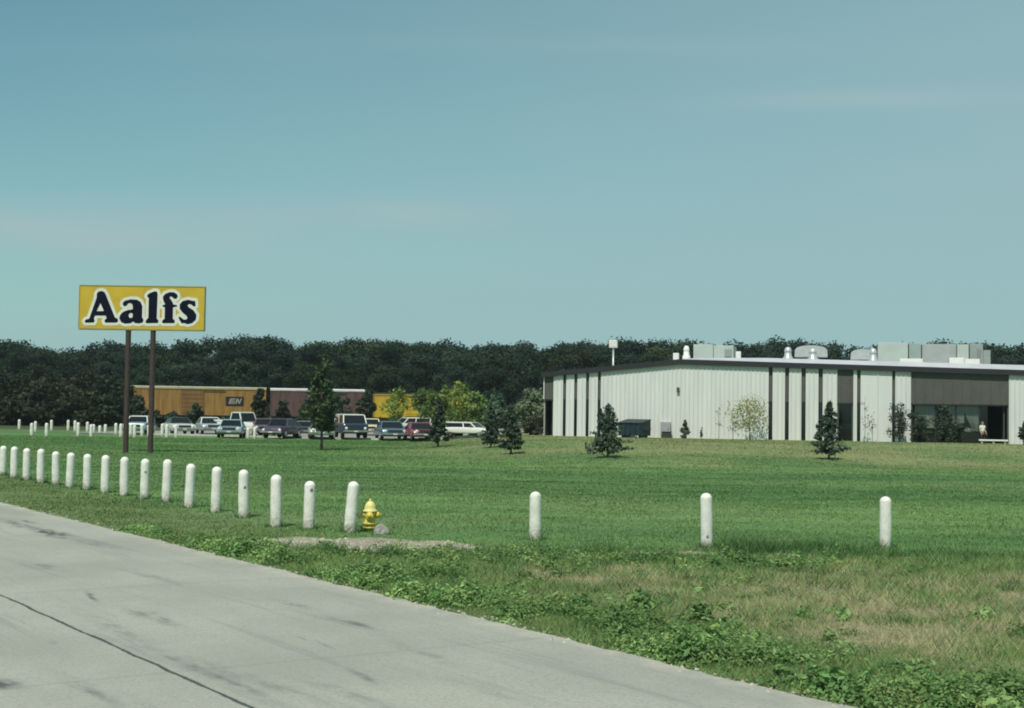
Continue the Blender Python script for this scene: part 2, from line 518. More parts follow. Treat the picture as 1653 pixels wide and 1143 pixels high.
    L.new(base, p.inputs['Base Color']); p.inputs['Roughness'].default_value = 0.9
    p.inputs['Specular IOR Level'].default_value = 0.2
    b = N.new('ShaderNodeBump'); b.inputs['Strength'].default_value = 0.25; b.inputs['Distance'].default_value = 0.01
    L.new(noise(60, 4), b.inputs['Height']); L.new(b.outputs[0], p.inputs['Normal'])
    return m


_RA = math.atan2(-RD[0], RD[1]); _RM = Matrix.Translation((E0[0], E0[1], 0)) @ Matrix.Rotation(_RA, 4, 'Z')
STAINS = []
for (a, b, c, d_, w_, k_) in ((0, 838, 60, 856, 0.16, 1.0), (55, 852, 112, 870, 0.22, 1.6), (30, 839, 62, 846, 0.10, 0.9), (120, 872, 190, 888, 0.14, 0.45), (437, 966, 515, 987, 0.10, 0.5), (525, 995, 615, 1019, 0.10, 0.75),
                             (212, 984, 292, 1013, 0.13, 0.7), (245, 1048, 460, 1143, 0.09, 0.8), (300, 1062, 560, 1150, 0.12, 0.45), (92, 1088, 200, 1146, 0.10, 0.55), (120, 985, 260, 1050, 0.16, 0.35), (480, 1095, 640, 1143, 0.10, 0.4),
                             (560, 1080, 620, 1112, 0.07, 0.7), (620, 1030, 760, 1085, 0.12, 0.35), (140, 955, 155, 972, 0.05, 1.2), (205, 920, 300, 945, 0.15, 0.35), (30, 905, 110, 925, 0.18, 0.4), (0, 1100, 14, 1106, 0.07, 1.2), (700, 1090, 860, 1140, 0.12, 0.3)):
    q = []
    for (px_, py_) in ((a, b), (c, d_)):
        v_ = ray(px_, py_); t_ = (0.012 - CAM_H) / v_.z; p_ = _RM.inverted() @ Vector((v_.x * t_, t_, 0)); q += [p_.x, p_.y]
    STAINS.append((*q, w_, k_))


def build_road():
    rng = np.random.RandomState(4)
    ys = np.concatenate([np.arange(-60, -10, 2.0), np.arange(-10, 40, 0.12), np.arange(40, 600, 6.0)])
    n = len(ys)
    e = (fbm(ys * 1.7, ys * 0, 71, 4) - 0.5) * 0.16 + (rng.rand(n) - 0.5) * 0.03
    cols = [-2 * JOINT + 0 * e, -JOINT + 0 * e, -0.6 + 0 * e, e, e]
    zs = [0.012, 0.020, 0.014, 0.010, -0.20]
    v = np.concatenate([np.stack([c, ys, 0 * ys + z], -1) for c, z in zip(cols, zs)])
    f = []
    for c in range(4):
        for i in range(n - 1): f.append((c * n + i, c * n + n + i, c * n + n + i + 1, c * n + i + 1))
    o = arr_mesh('road', v, f, make_road_mat())
    o.location = (E0[0], E0[1], 0)
    o.rotation_euler = (0, 0, math.atan2(-RD[0], RD[1]))
    tag(o, kind='structure')


build_road()

# parking lot: pale concrete sheet following the ground
PK_A = np.array([-4.8, 103.6]); PK_B = np.array([-25.6, 111.6])
PK_DIR = (PK_B - PK_A) / np.linalg.norm(PK_B - PK_A)
PK_N = np.array([-PK_DIR[1], PK_DIR[0]]); PK_N = PK_N if PK_N[1] > 0 else -PK_N


def build_parking():
    us = np.arange(-3.0, 35, 1.0); vs_ = np.arange(0, 30, 1.0)
    U, V = np.meshgrid(us, vs_)
    X = PK_A[0] + PK_DIR[0] * U + PK_N[0] * V; Y = PK_A[1] + PK_DIR[1] * U + PK_N[1] * V
    Z = terrain(X, Y) + 0.03
    nx = len(us); i = (np.arange(len(vs_) - 1)[:, None] * nx + np.arange(nx - 1)[None, :]).ravel()
    f = np.stack([i, i + nx, i + nx + 1, i + 1], -1)
    o = arr_mesh('parking_lot', np.stack([X, Y, Z], -1).reshape(-1, 3), f, mat('pale_gravel', (0.26, 0.26, 0.23), 0.95, 0.3, 1.5, bump=0.3))
    tag(o, kind='structure')
    m = MB()
    for k in range(30):
        u = -3 + k
        p = PK_A + PK_DIR * u - PK_N * 0.16; q = PK_A + PK_DIR * (u + 0.97) - PK_N * 0.16
        z = float(terrain(*p))
        d = Matrix.Translation((p[0], p[1], z)) @ Matrix.Rotation(math.atan2(PK_DIR[1], PK_DIR[0]), 4, 'Z')
        m.box(0, 0.985, -0.09, 0.09, -0.1, 0.14, d)
    k = m.build('kerb', mat('kerb_concrete', (0.45, 0.46, 0.40), 0.9, 0.25, 3))
    tag(k, kind='structure')


build_parking()


# ------------------------------------------------------------------ grass and weeds
def blades(name, P, h, w, lean, col, m, rng, label=None):
    n = len(P)
    a = rng.rand(n) * 2 * np.pi; b = rng.rand(n) * 2 * np.pi
    dx = np.stack([np.cos(a), np.sin(a), 0 * a], -1) * (w / 2)[:, None]
    tip = P + np.stack([np.cos(b) * lean * h, np.sin(b) * lean * h, h], -1)
    v = np.stack([P - dx, P + dx, tip], 1).reshape(-1, 3)
    f = np.arange(3 * n).reshape(-1, 3)
    o = arr_mesh(name, v, f, m, col=np.repeat(col, 3, 0))
    return o


def scatter(rng, n, y0, y1, margin, power=2.0):
    """points over the wedge of ground the camera looks at and a few metres to each side"""
    u = rng.rand(n)
    y = (y0 ** (2 - power) + u * (y1 ** (2 - power) - y0 ** (2 - power))) ** (1 / (2 - power)) if power != 2 else y0 * (y1 / y0) ** u
    x = (rng.rand(n) * 2 - 1) * (0.37 * y + margin)
    return x, y


NEAR = [  # photo pixel of the foot, height in pixels, lean of the top in pixels
    (4, 768, 48, 1), (22, 772, 51, 1), (42, 776, 52, 1), (65, 780, 55, 1), (90, 783, 54, 0), (112, 787, 56, 2), (140, 790, 57, 1), (169, 796, 61, 1),
    (200, 801, 63, 1), (233, 806, 65, 1), (268, 811, 69, 2), (305, 820, 71, 3), (348, 827, 73, 2), (393, 836, 77, 0), (445, 851, 84, 1),
    (498, 854, 77, 2), (564, 860, 82, 7)]


def build_grass():
    rng = np.random.RandomState(11)
    gm = leaf_mat('grass_blades', (1, 1, 1), 0.0, 0.3, 0.55)
    # mown lawn
    x, y = scatter(rng, 560000, 20, 104, 8, 1.55)
    k = (road_dist(x, y) > 0.1) & ((verge_mask(x, y) < 0.6) | (x < -4.2)) & (dirt_mask(x, y) < 0.35)
    x, y = x[k], y[k]
    k = ~((x > 1.5) & (y > 101 - 0.24 * x)) & ~((y > 96) & (road_dist(x, y) > 0) & (((x - PK_A[0]) * PK_N[0] + (y - PK_A[1]) * PK_N[1]) > -0.3) & (x < -2))
    x, y = x[k], y[k]; n = len(x)
    P = np.stack([x, y, terrain(x, y) - 0.005], -1)
    c = ground_col(x, y) * (0.85 + 0.7 * rng.rand(n))[:, None] * np.array([1.12, 1.08, 1.0]) * (1 + (rng.rand(n) < 0.07)[:, None] * np.array([0.6, 0.25, 0.3]))
    h = (0.020 + 0.035 * rng.rand(n)) * (0.6 + 0.8 * vnoise(x * .8, y * .8, 5))
    blades('lawn_grass', P, h, 0.0009 * y, 0.5, c, gm, rng).__setitem__('kind', 'stuff')
    # rough verge with dry stalks
    x, y = scatter(rng, 980000, 8.0, 27, 7, 1.3)
    v = verge_mask(x, y)
    k = (rng.rand(len(x)) < v * 1.05) & (dirt_mask(x, y) < 0.25 + 0.5 * rng.rand(len(x)) ** 4) & (road_dist(x, y) > 0.02)
    x, y = x[k], y[k]; n = len(x)
    P = np.stack([x, y, terrain(x, y) - 0.01], -1)
    d = dry_mask(x, y) * (0.25 + 1.3 * sstep(0.32, 0.62, fbm(x * 2.3, y * 1.7, 83, 3))); dry = rng.rand(n) < d * 0.72
    n2 = fbm(x * 1.4, y * 1.4, 81, 4)
    g = np.stack([0.120 + 0.11 * rng.rand(n), 0.205 + 0.11 * rng.rand(n), 0.070 + 0.035 * rng.rand(n)], -1)
    s = C_DRY * np.array([1.30, 1.30, 1.25]) * (0.75 + 0.7 * rng.rand(n))[:, None]
    c = np.where(dry[:, None], s, g) * (0.75 + 0.55 * n2)[:, None]
    h = (0.03 + 0.09 * rng.rand(n) ** 2.2) * (0.30 + 1.3 * n2) * np.where(dry, 1.1, 1.0)
    blades('verge_grass', P, h, np.where(dry, 0.006, 0.008) * (0.5 + y / 22), 1.0, c, gm, rng).__setitem__('kind', 'stuff')
    # taller tufts at the line of posts and along the lawn's unmown edge
    t = []
    for q in range(150):
        cx = rng.uniform(-4, 12); cy = 24.3 - 0.05 * cx + rng.normal(0, 0.55) + 0.7 * (cx > 3)
        if dirt_mask(cx, cy) > 0.3: continue
        kk = rng.randint(25, 70); r = rng.uniform(0.08, 0.3)
        t.append(np.stack([cx + rng.normal(0, r, kk), cy + rng.normal(0, r, kk), np.full(kk, rng.uniform(0.10, 0.24))], -1))
    for q in range(30):
        cx = rng.uniform(3.9, 6.0); cy = 25.6 + rng.normal(0, 0.3)
        kk = rng.randint(40, 80); r = rng.uniform(0.1, 0.25)
        t.append(np.stack([cx + rng.normal(0, r, kk), cy + rng.normal(0, r, kk), np.full(kk, rng.uniform(0.15, 0.3))], -1))
    for q in range(620):
        cx = rng.uniform(-2, 14); cy = rng.uniform(9, 24)
        if road_dist(cx, cy) < 0.4: continue
        kk = rng.randint(15, 50); r = rng.uniform(0.05, 0.22)
        t.append(np.stack([cx + rng.normal(0, r, kk), cy + rng.normal(0, r, kk), np.full(kk, rng.uniform(0.07, 0.19))], -1))
    for (px, py) in [q[:2] for q in NEAR] + [(864, 872), (1141, 884), (1429, 884), (597, 858), (617, 862)]:
        g_ = ground(px, py); kk = 90; a_ = rng.rand(kk) * 6.28; r_ = 0.11 + np.abs(rng.normal(0, 0.07, kk))
        t.append(np.stack([g_.x + r_ * np.cos(a_), g_.y + r_ * np.sin(a_), np.full(kk, rng.uniform(0.09, 0.19))], -1))
    t = np.concatenate(t); n = len(t)
    P = np.stack([t[:, 0], t[:, 1], terrain(t[:, 0], t[:, 1]) - 0.01], -1)
    c = np.array([0.075, 0.155, 0.050]) * (0.6 + 0.9 * rng.rand(n))[:, None]
    blades('tall_grass_tufts', P, t[:, 2] * (0.5 + 0.7 * rng.rand(n)), 0.006 + 0.0004 * P[:, 1], 0.9, c, gm, rng).__setitem__('kind', 'stuff')


build_grass()


def leaf_quads(P, Nn, size, rng, aspect=1.6):
    """one diamond-shaped leaf per point, facing about Nn"""
    n = len(P)
    r = rng.normal(size=(n, 3)); t = np.cross(Nn, r); t /= np.linalg.norm(t, axis=1, keepdims=True) + 1e-9
    b = np.cross(Nn, t); b /= np.linalg.norm(b, axis=1, keepdims=True) + 1e-9
    s = np.asarray(size)[:, None]
    v = np.stack([P - t * s * aspect / 2, P - b * s / 2 + Nn * s * 0.08, P + t * s * aspect / 2, P + b * s / 2 + Nn * s * 0.08], 1)
    return v.reshape(-1, 3), np.arange(4 * n).reshape(-1, 4)


def build_weeds():
    rng = np.random.RandomState(23)
    lm = leaf_mat('weed_leaves', (1, 1, 1), 0.0, 0.3, 0.5)
    pts = []
    cl = []
    # low broad-leaved weeds: a ragged belt along the road edge and a second one by the posts
    for q in range(1900):
        s = rng.uniform(-3.5, 19); w = abs(rng.normal(0.35, 0.85)) + 0.13
        if s > 13: w *= 0.7
        p = E0 + RD * s + RN * w
        dens = fbm(p[0] * 1.0, p[1] * 1.0, 91, 3)
        if dens < 0.44 + 0.12 * rng.rand() + 0.04 * w: continue
        hgt = 0.04 + 0.42 * (dens - 0.36) * rng.rand() + 0.18 * rng.rand() ** 3
        if s > 16: hgt *= 0.45
        cl.append((p[0], p[1], hgt, rng.uniform(0.08, 0.24)))
    for q in range(260):
        x = rng.uniform(-3.2, 5.5); y = 23.5 - 0.10 * x + rng.normal(0, 0.5)
        if road_dist(x, y) < 0.3 or dirt_mask(x, y) > 0.4: continue
        cl.append((x, y, 0.06 + 0.22 * rng.rand() ** 2, rng.uniform(0.08, 0.26)))
    for q in range(620):
        x = rng.uniform(-1, 14); y = rng.uniform(9, 23.5)
        if road_dist(x, y) < 1.2: continue
        if fbm(x * .6, y * .6, 95, 2) < 0.5: continue
        cl.append((x, y, rng.uniform(0.06, 0.16), rng.uniform(0.1, 0.2)))
    P = []; Nn = []; sz = []; col = []
    for cx, cy, h, r in cl:
        k = int(150 * (r / 0.2) ** 1.5 * (h / 0.2) ** 0.5) + 6
        d = rng.normal(size=(k, 3)); d /= np.linalg.norm(d, axis=1, keepdims=True); d[:, 2] = np.abs(d[:, 2])
        rr = rng.rand(k) ** 0.4
        p = d * np.array([r, r, h]) * rr[:, None] * (0.75 + 0.5 * rng.rand(k))[:, None]
        p[:, 0] += cx; p[:, 1] += cy; p[:, 2] += terrain(cx, cy)
        P.append(p)
        nn = d * 0.6 + rng.normal(size=(k, 3)) * 0.45 + np.array([0, 0, 0.55]); Nn.append(nn / np.linalg.norm(nn, axis=1, keepdims=True))
        kind_ = rng.rand()
        sz.append(rng.uniform(0.012, 0.034, k) * (0.8 if kind_ < 0.5 else 1.15 if kind_ < 0.88 else 1.6))
        hue = rng.rand() ** 1.3
        base = np.array([0.092, 0.195, 0.056]) * (1 - hue) + np.array([0.235, 0.350, 0.125]) * hue
        base = base * (0.55 + 1.0 * fbm(cx * 1.1, cy * 1.1, 97, 3))
        if rng.rand() < 0.15: base = base * np.array([1.25, 1.05, 1.0])
        col.append(base * (0.65 + 0.7 * rng.rand(k))[:, None])
    P = np.concatenate(P); Nn = np.concatenate(Nn); sz = np.concatenate(sz); col = np.concatenate(col)
    v, f = leaf_quads(P, Nn, sz, rng, 2.3)
    o = arr_mesh('weeds', v, f, lm, col=np.repeat(col, 4, 0))
    o['kind'] = 'stuff'


build_weeds()


def build_pebbles():
    rng = np.random.RandomState(5)
    m = MB()
    for q in range(1400):
        x = rng.uniform(-5.5, 5.5); y = 25.2 - 0.1 * (x + 2.5) + rng.normal(0, 0.7)
        if dirt_mask(x, y) < 0.35: continue
        r = 0.012 + 0.04 * rng.rand() ** 3
        z = float(terrain(x, y))
        vs = []
        for (a, b, c) in ((1, 0, 0), (0, 1, 0), (-1, 0, 0), (0, -1, 0), (0, 0, 0.8)):
            vs.append((x + (a + rng.normal(0, .2)) * r, y + (b + rng.normal(0, .2)) * r, z + c * r))
        m.add(vs, [(0, 1, 4), (1, 2, 4), (2, 3, 4), (3, 0, 4)])
    for q in range(1500):
        p = E0 + RD * rng.uniform(-3, 30) + RN * rng.normal(-0.03, 0.10)
        r = 0.006 + 0.022 * rng.rand() ** 3
        vs = [(p[0] + (a + rng.normal(0, .25)) * r, p[1] + (b + rng.normal(0, .25)) * r, 0.005 + c * r) for a, b, c in ((1, 0, 0), (0, 1, 0), (-1, 0, 0), (0, -1, 0), (0, 0, 0.9))]
        m.add(vs, [(0, 1, 4), (1, 2, 4), (2, 3, 4), (3, 0, 4)])
    o = m.build('gravel', mat('pale_stone_chips', (0.42, 0.40, 0.33), 0.9, 0.35, 3)); o['kind'] = 'stuff'


build_pebbles()

ORD = ['first', 'second', 'third', 'fourth', 'fifth', 'sixth', 'seventh', 'eighth', 'ninth', 'tenth', 'eleventh', 'twelfth', 'thirteenth',
       'fourteenth', 'fifteenth', 'sixteenth', 'seventeenth', 'eighteenth']

# ------------------------------------------------------------------ white posts
POST_PAINT = mat('chalky_white_paint', (0.74, 0.74, 0.68), 0.8, 0.16, 5.0, bump=0.25, bscale=22, dark=(0.55, 0.55, 0.49))
def add_splash(m):
    nt = m.node_tree; N = nt.nodes; L = nt.links; p = N['Principled BSDF']
    src = p.inputs['Base Color'].links[0].from_socket
    tc = N.new('ShaderNodeTexCoord'); sp = N.new('ShaderNodeSeparateXYZ'); L.new(tc.outputs['Object'], sp.inputs[0])
    oi = N.new('ShaderNodeObjectInfo'); va = N.new('ShaderNodeVectorMath'); va.operation = 'ADD'
    L.new(tc.outputs['Object'], va.inputs[0]); L.new(oi.outputs['Location'], va.inputs[1])
    nz = N.new('ShaderNodeTexNoise'); nz.inputs['Scale'].default_value = 9; nz.inputs['Detail'].default_value = 6; L.new(va.outputs[0], nz.inputs['Vector'])
    a_ = N.new('ShaderNodeMath'); a_.operation = 'MULTIPLY_ADD'; a_.inputs[1].default_value = -0.55; L.new(nz.outputs[0], a_.inputs[0]); L.new(sp.outputs[2], a_.inputs[2])
    mr = N.new('ShaderNodeMapRange'); mr.inputs[1].default_value = -0.22; mr.inputs[2].default_value = -0.06; mr.inputs[3].default_value = 0.75; mr.inputs[4].default_value = 0.0
    L.new(a_.outputs[0], mr.inputs[0])
    n2 = N.new('ShaderNodeTexNoise'); n2.inputs['Scale'].default_value = 26; n2.inputs['Detail'].default_value = 3; L.new(va.outputs[0], n2.inputs['Vector'])
    m2 = N.new('ShaderNodeMapRange'); m2.inputs[1].default_value = 0.64; m2.inputs[2].default_value = 0.70; m2.inputs[4].default_value = 0.55; L.new(n2.outputs[0], m2.inputs[0])
    mx_ = N.new('ShaderNodeMath'); mx_.operation = 'MAXIMUM'; L.new(mr.outputs[0], mx_.inputs[0]); L.new(m2.outputs[0], mx_.inputs[1])
    mx = N.new('ShaderNodeMix'); mx.data_type = 'RGBA'; L.new(mx_.outputs[0], mx.inputs[0]); L.new(src, mx.inputs[6]); mx.inputs[7].default_value = (0.30, 0.28, 0.21, 1)
    L.new(mx.outputs[2], p.inputs['Base Color'])


add_splash(POST_PAINT)
POST_SCUFF = mat('grey_scuff', (0.20, 0.22, 0.22), 0.9, 0.4, 20)


def make_post(loc, h, r, lean, seed, n=24, scuff=None, yellow=False):
    rng = random.Random(seed); m = MB(); ph = rng.uniform(0, 6)

    def jit(p):
        q = 1 + 0.022 * math.sin(3 * math.atan2(p.y, p.x) + ph + p.z * 5) + 0.012 * math.sin(7 * math.atan2(p.y, p.x) + ph * 3 + p.z * 9)
        return Vector((p.x * q, p.y * q, p.z))
    hs = h - r * 0.95
    prof = [(r * 1.02, -0.25), (r * 1.02, 0.0)] + [(r * (1.0 + 0.02 * math.sin(k * 1.7 + ph) * (k < 8)), hs * k / 8) for k in range(1, 9)]
    prof += [(r * math.cos(a * math.pi / 2), hs + r * 0.95 * math.sin(a * math.pi / 2)) for a in (0.12, 0.25, 0.4, 0.55, 0.7, 0.82, 0.93, 0.985)]
    m.lathe(prof, n, None, True, jit)
    o = m.build('bollard_post', POST_PAINT, None, fix=False)
    o.location = loc; o.rotation_euler = (lean[1], lean[0], 0)
    if scuff is not None:
        s = MB(); a0, z0 = scuff
        a0 += -math.pi / 2
        rr = r * 1.045; vs = []; N_ = 12
        for k in range(N_):
            t = 2 * math.pi * k / N_; w = 0.7 + 0.5 * rng.random()
            a = a0 + 0.28 * w * math.cos(t); vs.append((rr * math.cos(a), rr * math.sin(a), z0 + 0.035 * w * math.sin(t)))
        vs.append((rr * math.cos(a0), rr * math.sin(a0), z0))
        s.add(vs, [(k, (k + 1) % N_, N_) for k in range(N_)]).build('scuff_mark', POST_SCUFF, o)
    return o


for i, (px, py, hp, lx) in enumerate(NEAR):
    g = ground(px, py)
    h = hp * g.y / FPX
    roll_px = hp * math.tan(ROLL)
    lean = math.atan2(lx - roll_px + random.Random(i).uniform(-.4, .4), hp)
    k = len(NEAR) - 1 - i
    lab = ('leaning white post beside the yellow hydrant, last of the roadside row' if k == 0 else
           'white domed post with a grey scuff, next to the leaning post by the hydrant' if k == 1 else
           'white domed post cut by the left edge, farthest of the roadside row' if i == 0 else
           'white domed post in the roadside row, %s from the leaning post by the hydrant' % ORD[k - 1])
    sc = {15: (0.45, 0.78), 9: (0.35, 0.70), 13: (0.40, 0.66)}.get(i)
    o = make_post(g, h, 0.112, (lean, random.Random(i + 50).uniform(-.02, .02)), i, scuff=sc)
    tag(o, lab, 'post', 'white posts along the roadside')
for i, (px, py, hp, lx) in enumerate([(864, 872, 77, 0), (1141, 884, 87, -1), (1429, 884, 82, 1)]):
    g = ground(px, py)
    o = make_post(g, hp * g.y / FPX, 0.108, (math.atan2(lx - hp * math.tan(ROLL) * 0.6, hp), 0), i + 30, scuff=(0.0, 0.2) if i == 1 else None, yellow=True)
    tag(o, ['lone white post at the lawn edge, nearest right of the hydrant', 'middle one of three widely spaced white posts at the lawn edge, with a dirty foot',
            'rightmost white post at the lawn edge, in front of the window recess'][i], 'post', 'widely spaced white posts across the lawn edge')
FAR_A = [(51, 703, 20), (75, 704, 21), (126, 704, 22), (147, 705, 20), (195, 705, 21), (217, 706, 20), (269, 706, 21), (284, 706, 21), (400, 708, 17), (411, 708, 18)]
FAR_B = [(31, 693, 16), (57, 697, 17), (83, 695, 17), (110, 695, 17), (121, 696, 17), (141, 697, 16), (151, 699, 14), (161, 699, 12), (170, 699, 14), (187, 701, 18), (211, 703, 19),
         (229, 704, 19), (240, 704, 18), (262, 704, 20)]
for rows, nm in ((FAR_A, 'nearer'), (FAR_B, 'farther')):
    for i, (px, py, hp) in enumerate(rows):
        g = ground(px, py)
        o = make_post(g, hp * g.y / FPX, 0.125, (-0.008, 0), i + 60, 12)
        tag(o, 'short white post beyond the lawn, %s from left in the %s row' % (ORD[i], nm), 'post', 'white posts round the parking lot')


# ------------------------------------------------------------------ hydrant and stone
def build_hydrant():
    g = ground(597, 858)
    o = empty('fire_hydrant', g, R(-4))
    tag(o, 'yellow fire hydrant with a bell-shaped top beside the leaning white post', 'fire hydrant')
    Y = mat('yellow_hydrant_paint', (0.62, 0.50, 0.085), 0.5, 0.25, 9, bump=0.1)
    Y2 = mat('pale_yellow_hydrant_paint', (0.64, 0.58, 0.22), 0.55, 0.2, 9)
    MB().lathe([(0.075, -0.2), (0.075, 0.06), (0.13, 0.062), (0.13, 0.09), (0.085, 0.10), (0.082, 0.13), (0.135, 0.135), (0.14, 0.165), (0.11, 0.19), (0.105, 0.28), (0.122, 0.30), (0.122, 0.37), (0.10, 0.385)], 24).build('barrel', Y, o)
    MB().lathe([(0.145, 0.385), (0.15, 0.40), (0.145, 0.415), (0.115, 0.425), (0.112, 0.47), (0.10, 0.52), (0.075, 0.56), (0.045, 0.585), (0.03, 0.592)], 24).build('bonnet', Y2, o)
    MB().lathe([(0.030, 0.590), (0.028, 0.625), (0.018, 0.635)], 5, smooth=False).build('operating_nut', Y2, o)

    def nozzle(ang, r, ln, z, mt):
        M = Matrix.Rotation(ang, 4, 'Z') @ Matrix.Translation((0, 0, z)) @ Matrix.Rotation(math.pi / 2, 4, 'Y')
        MB().lathe([(r * 0.8, 0.06), (r * 0.8, ln - 0.05), (r, ln - 0.05), (r, ln - 0.005), (r * 0.9, ln), (r * 0.35, ln), (r * 0.35, ln + 0.035), (r * 0.2, ln + 0.04)], 14, M).build('nozzle_cap', mt, o)
    nozzle(math.pi, 0.072, 0.235, 0.325, Y2)
    nozzle(0.0, 0.060, 0.185, 0.325, Y)
    nozzle(-math.pi / 2 + 0.1, 0.075, 0.17, 0.315, Y)


build_hydrant()


def build_stone(px, py, w, h, label):
    g = ground(px, py); rng = random.Random(px)
    bm = bmesh.new(); bmesh.ops.create_icosphere(bm, subdivisions=3, radius=1)
    for v in bm.verts:
        n = fbm(v.co.x * 1.5 + 5, v.co.y * 1.5 + v.co.z * 1.1, 7, 3) - 0.5
        v.co = Vector((v.co.x * w * (1 + n), v.co.y * w * 0.8 * (1 + n), max(-0.3, v.co.z) * h * (1 + 0.7 * n)))
        if v.co.x > 0: v.co.z *= 1 - 0.35 * v.co.x / w
    me = bpy.data.meshes.new('boulder'); bm.to_mesh(me); bm.free()
    me.materials.append(mat('grey_fieldstone', (0.33, 0.33, 0.29), 0.9, 0.35, 8, bump=0.4))
    o = link(bpy.data.objects.new('boulder', me)); o.location = g
    tag(o, label, 'stone')


build_stone(617, 862, 0.13, 0.21, 'grey stone lying at the foot of the yellow hydrant')


# ------------------------------------------------------------------ the name sign on two poles
def build_sign():
    gl = ground(204, 733); gr = ground(246, 730)
    d = (gl.y + gr.y) / 2
    s = d / FPX
    pl = at(127.5, 530, d); tr = at(332, 461, d)
    zb, zt = at(127.5, 530, d).z - 0.02, at(127.5, 460, d).z
    x0, x1 = pl.x, tr.x
    o = empty('pylon_sign', ((x0 + x1) / 2, d, float(terrain((x0 + x1) / 2, d))))
    tag(o, 'yellow sign reading Aalfs in black letters on two brown poles', 'sign')
    oz = o.location.z
    wid, hei = x1 - x0, zt - zb
    T = Matrix.Translation((-wid / 2, 0, zb - oz))
    YEL = mat('yellow_sign_face', (0.52, 0.36, 0.03), 0.45, 0.16, 0.9)
    FR = mat('dull_olive_metal', (0.24, 0.22, 0.05), 0.5, 0.25, 3)
    FR2 = mat('faded_yellow_frame', (0.36, 0.31, 0.10), 0.5, 0.25, 3)
    WH = mat('white_sign_vinyl', (0.64, 0.65, 0.58), 0.5, 0.1, 3)
    INK = mat('blue_black_vinyl', (0.006, 0.008, 0.020), 0.7, 0.2, 2, spec=0.05)
    BR = mat('brown_pole_paint', (0.060, 0.036, 0.032), 0.6, 0.3, 5)
    MB().box(0.04, wid - 0.04, -0.13, 0.13, 0.05, hei - 0.04, T).build('sign_panel', YEL, o)
    f = MB()
    f.box(0, wid, -0.16, 0.16, 0, 0.05, T); f.box(0, wid, -0.15, 0.15, hei - 0.04, hei, T)
    f.box(0, 0.04, -0.155, 0.155, 0.05, hei - 0.04, T); f.box(wid - 0.04, wid, -0.155, 0.155, 0.05, hei - 0.04, T)
    f.build('frame', FR2, o)
    f = MB(); f.box(0.02, wid - 0.02, -0.165, 0.165, -0.045, -0.002, T); f.build('bottom_edge', FR, o)
    f = MB(); f.box(wid * 0.515, wid * 0.515 + 0.012, -0.133, -0.13, 0.05, hei - 0.04, T); f.build('panel_seam', FR, o)
    for px in (207.5, 247.5):
        c = at(px, 531, d).x - o.location.x
        MB().lathe([(0.135, -0.5), (0.135, zb - oz)], 16, Matrix.Translation((c, 0, 0))).build('pole', BR, o)
        MB().box(c - 0.2, c + 0.2, -0.15, 0.15, zb - oz - 0.05, zb - oz - 0.003).build('mounting_plate', BR, o)
    # lettering: outlines in panel units (1407 x 483), y down
    glyphs = {
        'A': ([(190, 465), (203, 448), (240, 438), (318, 205), (318, 162), (335, 140), (370, 132), (400, 143), (417, 172), (525, 425), (556, 440), (562, 462), (548, 480), (420, 480), (410, 462),
               (424, 442), (436, 432), (422, 402), (303, 402), (290, 435), (299, 455), (292, 478), (200, 480)], [[(361, 262), (318, 355), (402, 355)]]),
        'a': ([(612, 285), (612, 262), (635, 240), (700, 226), (768, 230), (808, 255), (828, 300), (828, 428), (846, 452), (836, 480), (792, 490), (752, 485), (732, 468), (700, 488), (640, 492),
               (598, 475), (576, 435), (586, 395), (620, 362), (670, 344), (724, 336), (724, 300), (714, 274), (692, 264), (668, 270), (654, 292), (632, 302)], [[(705, 372), (684, 382), (676, 405), (686, 428), (708, 434), (724, 420), (726, 385)]]),
        'l': ([(880, 185), (900, 162), (960, 138), (990, 142), (996, 170), (992, 438), (1014, 462), (1006, 486), (880, 488), (868, 470), (884, 448), (900, 430), (900, 208), (886, 200)], []),
        'f': ([(1052, 475), (1060, 458), (1082, 442), (1082, 313), (1055, 304), (1055, 292), (1086, 284), (1064, 240), (1057, 200), (1080, 168), (1130, 148), (1180, 150), (1215, 172), (1222, 198), (1203, 220),
               (1180, 217), (1160, 197), (1138, 192), (1130, 210), (1150, 235), (1168, 265), (1172, 284), (1216, 292), (1216, 304), (1172, 313), (1172, 442), (1190, 456), (1197, 475), (1185, 488), (1065, 488)], []),
        's': ([(1418, 246), (1424, 300), (1402, 304), (1376, 282), (1347, 278), (1332, 294), (1348, 315), (1402, 350), (1436, 400), (1430, 450), (1390, 488), (1340, 500), (1300, 486), (1272, 490), (1242, 440),
               (1238, 418), (1262, 424), (1290, 450), (1320, 452), (1337, 436), (1328, 410), (1280, 370), (1248, 330), (1248, 282), (1280, 246), (1340, 232), (1388, 244)], [])}
    step = 5.0
    gx = np.arange(118, 1530, step); gy = np.arange(60, 575, step)
    GX, GY = np.meshgrid(gx, gy)

    def sdf(poly):
        p = np.array(poly, float); q = np.roll(p, -1, 0)
        dmin = np.full(GX.shape, 1e9); ins = np.zeros(GX.shape, bool)
        for (ax, ay), (bx, by) in zip(p, q):
            ex, ey = bx - ax, by - ay
            t = np.clip(((GX - ax) * ex + (GY - ay) * ey) / (ex * ex + ey * ey), 0, 1)
            dmin = np.minimum(dmin, np.hypot(GX - ax - t * ex, GY - ay - t * ey))
            c = ((ay > GY) != (by > GY))
            with np.errstate(divide='ignore', invalid='ignore'):
                xi = (bx - ax) * (GY - ay) / (by - ay) + ax
            ins ^= c & (GX < xi)
        return np.where(ins, -dmin, dmin)

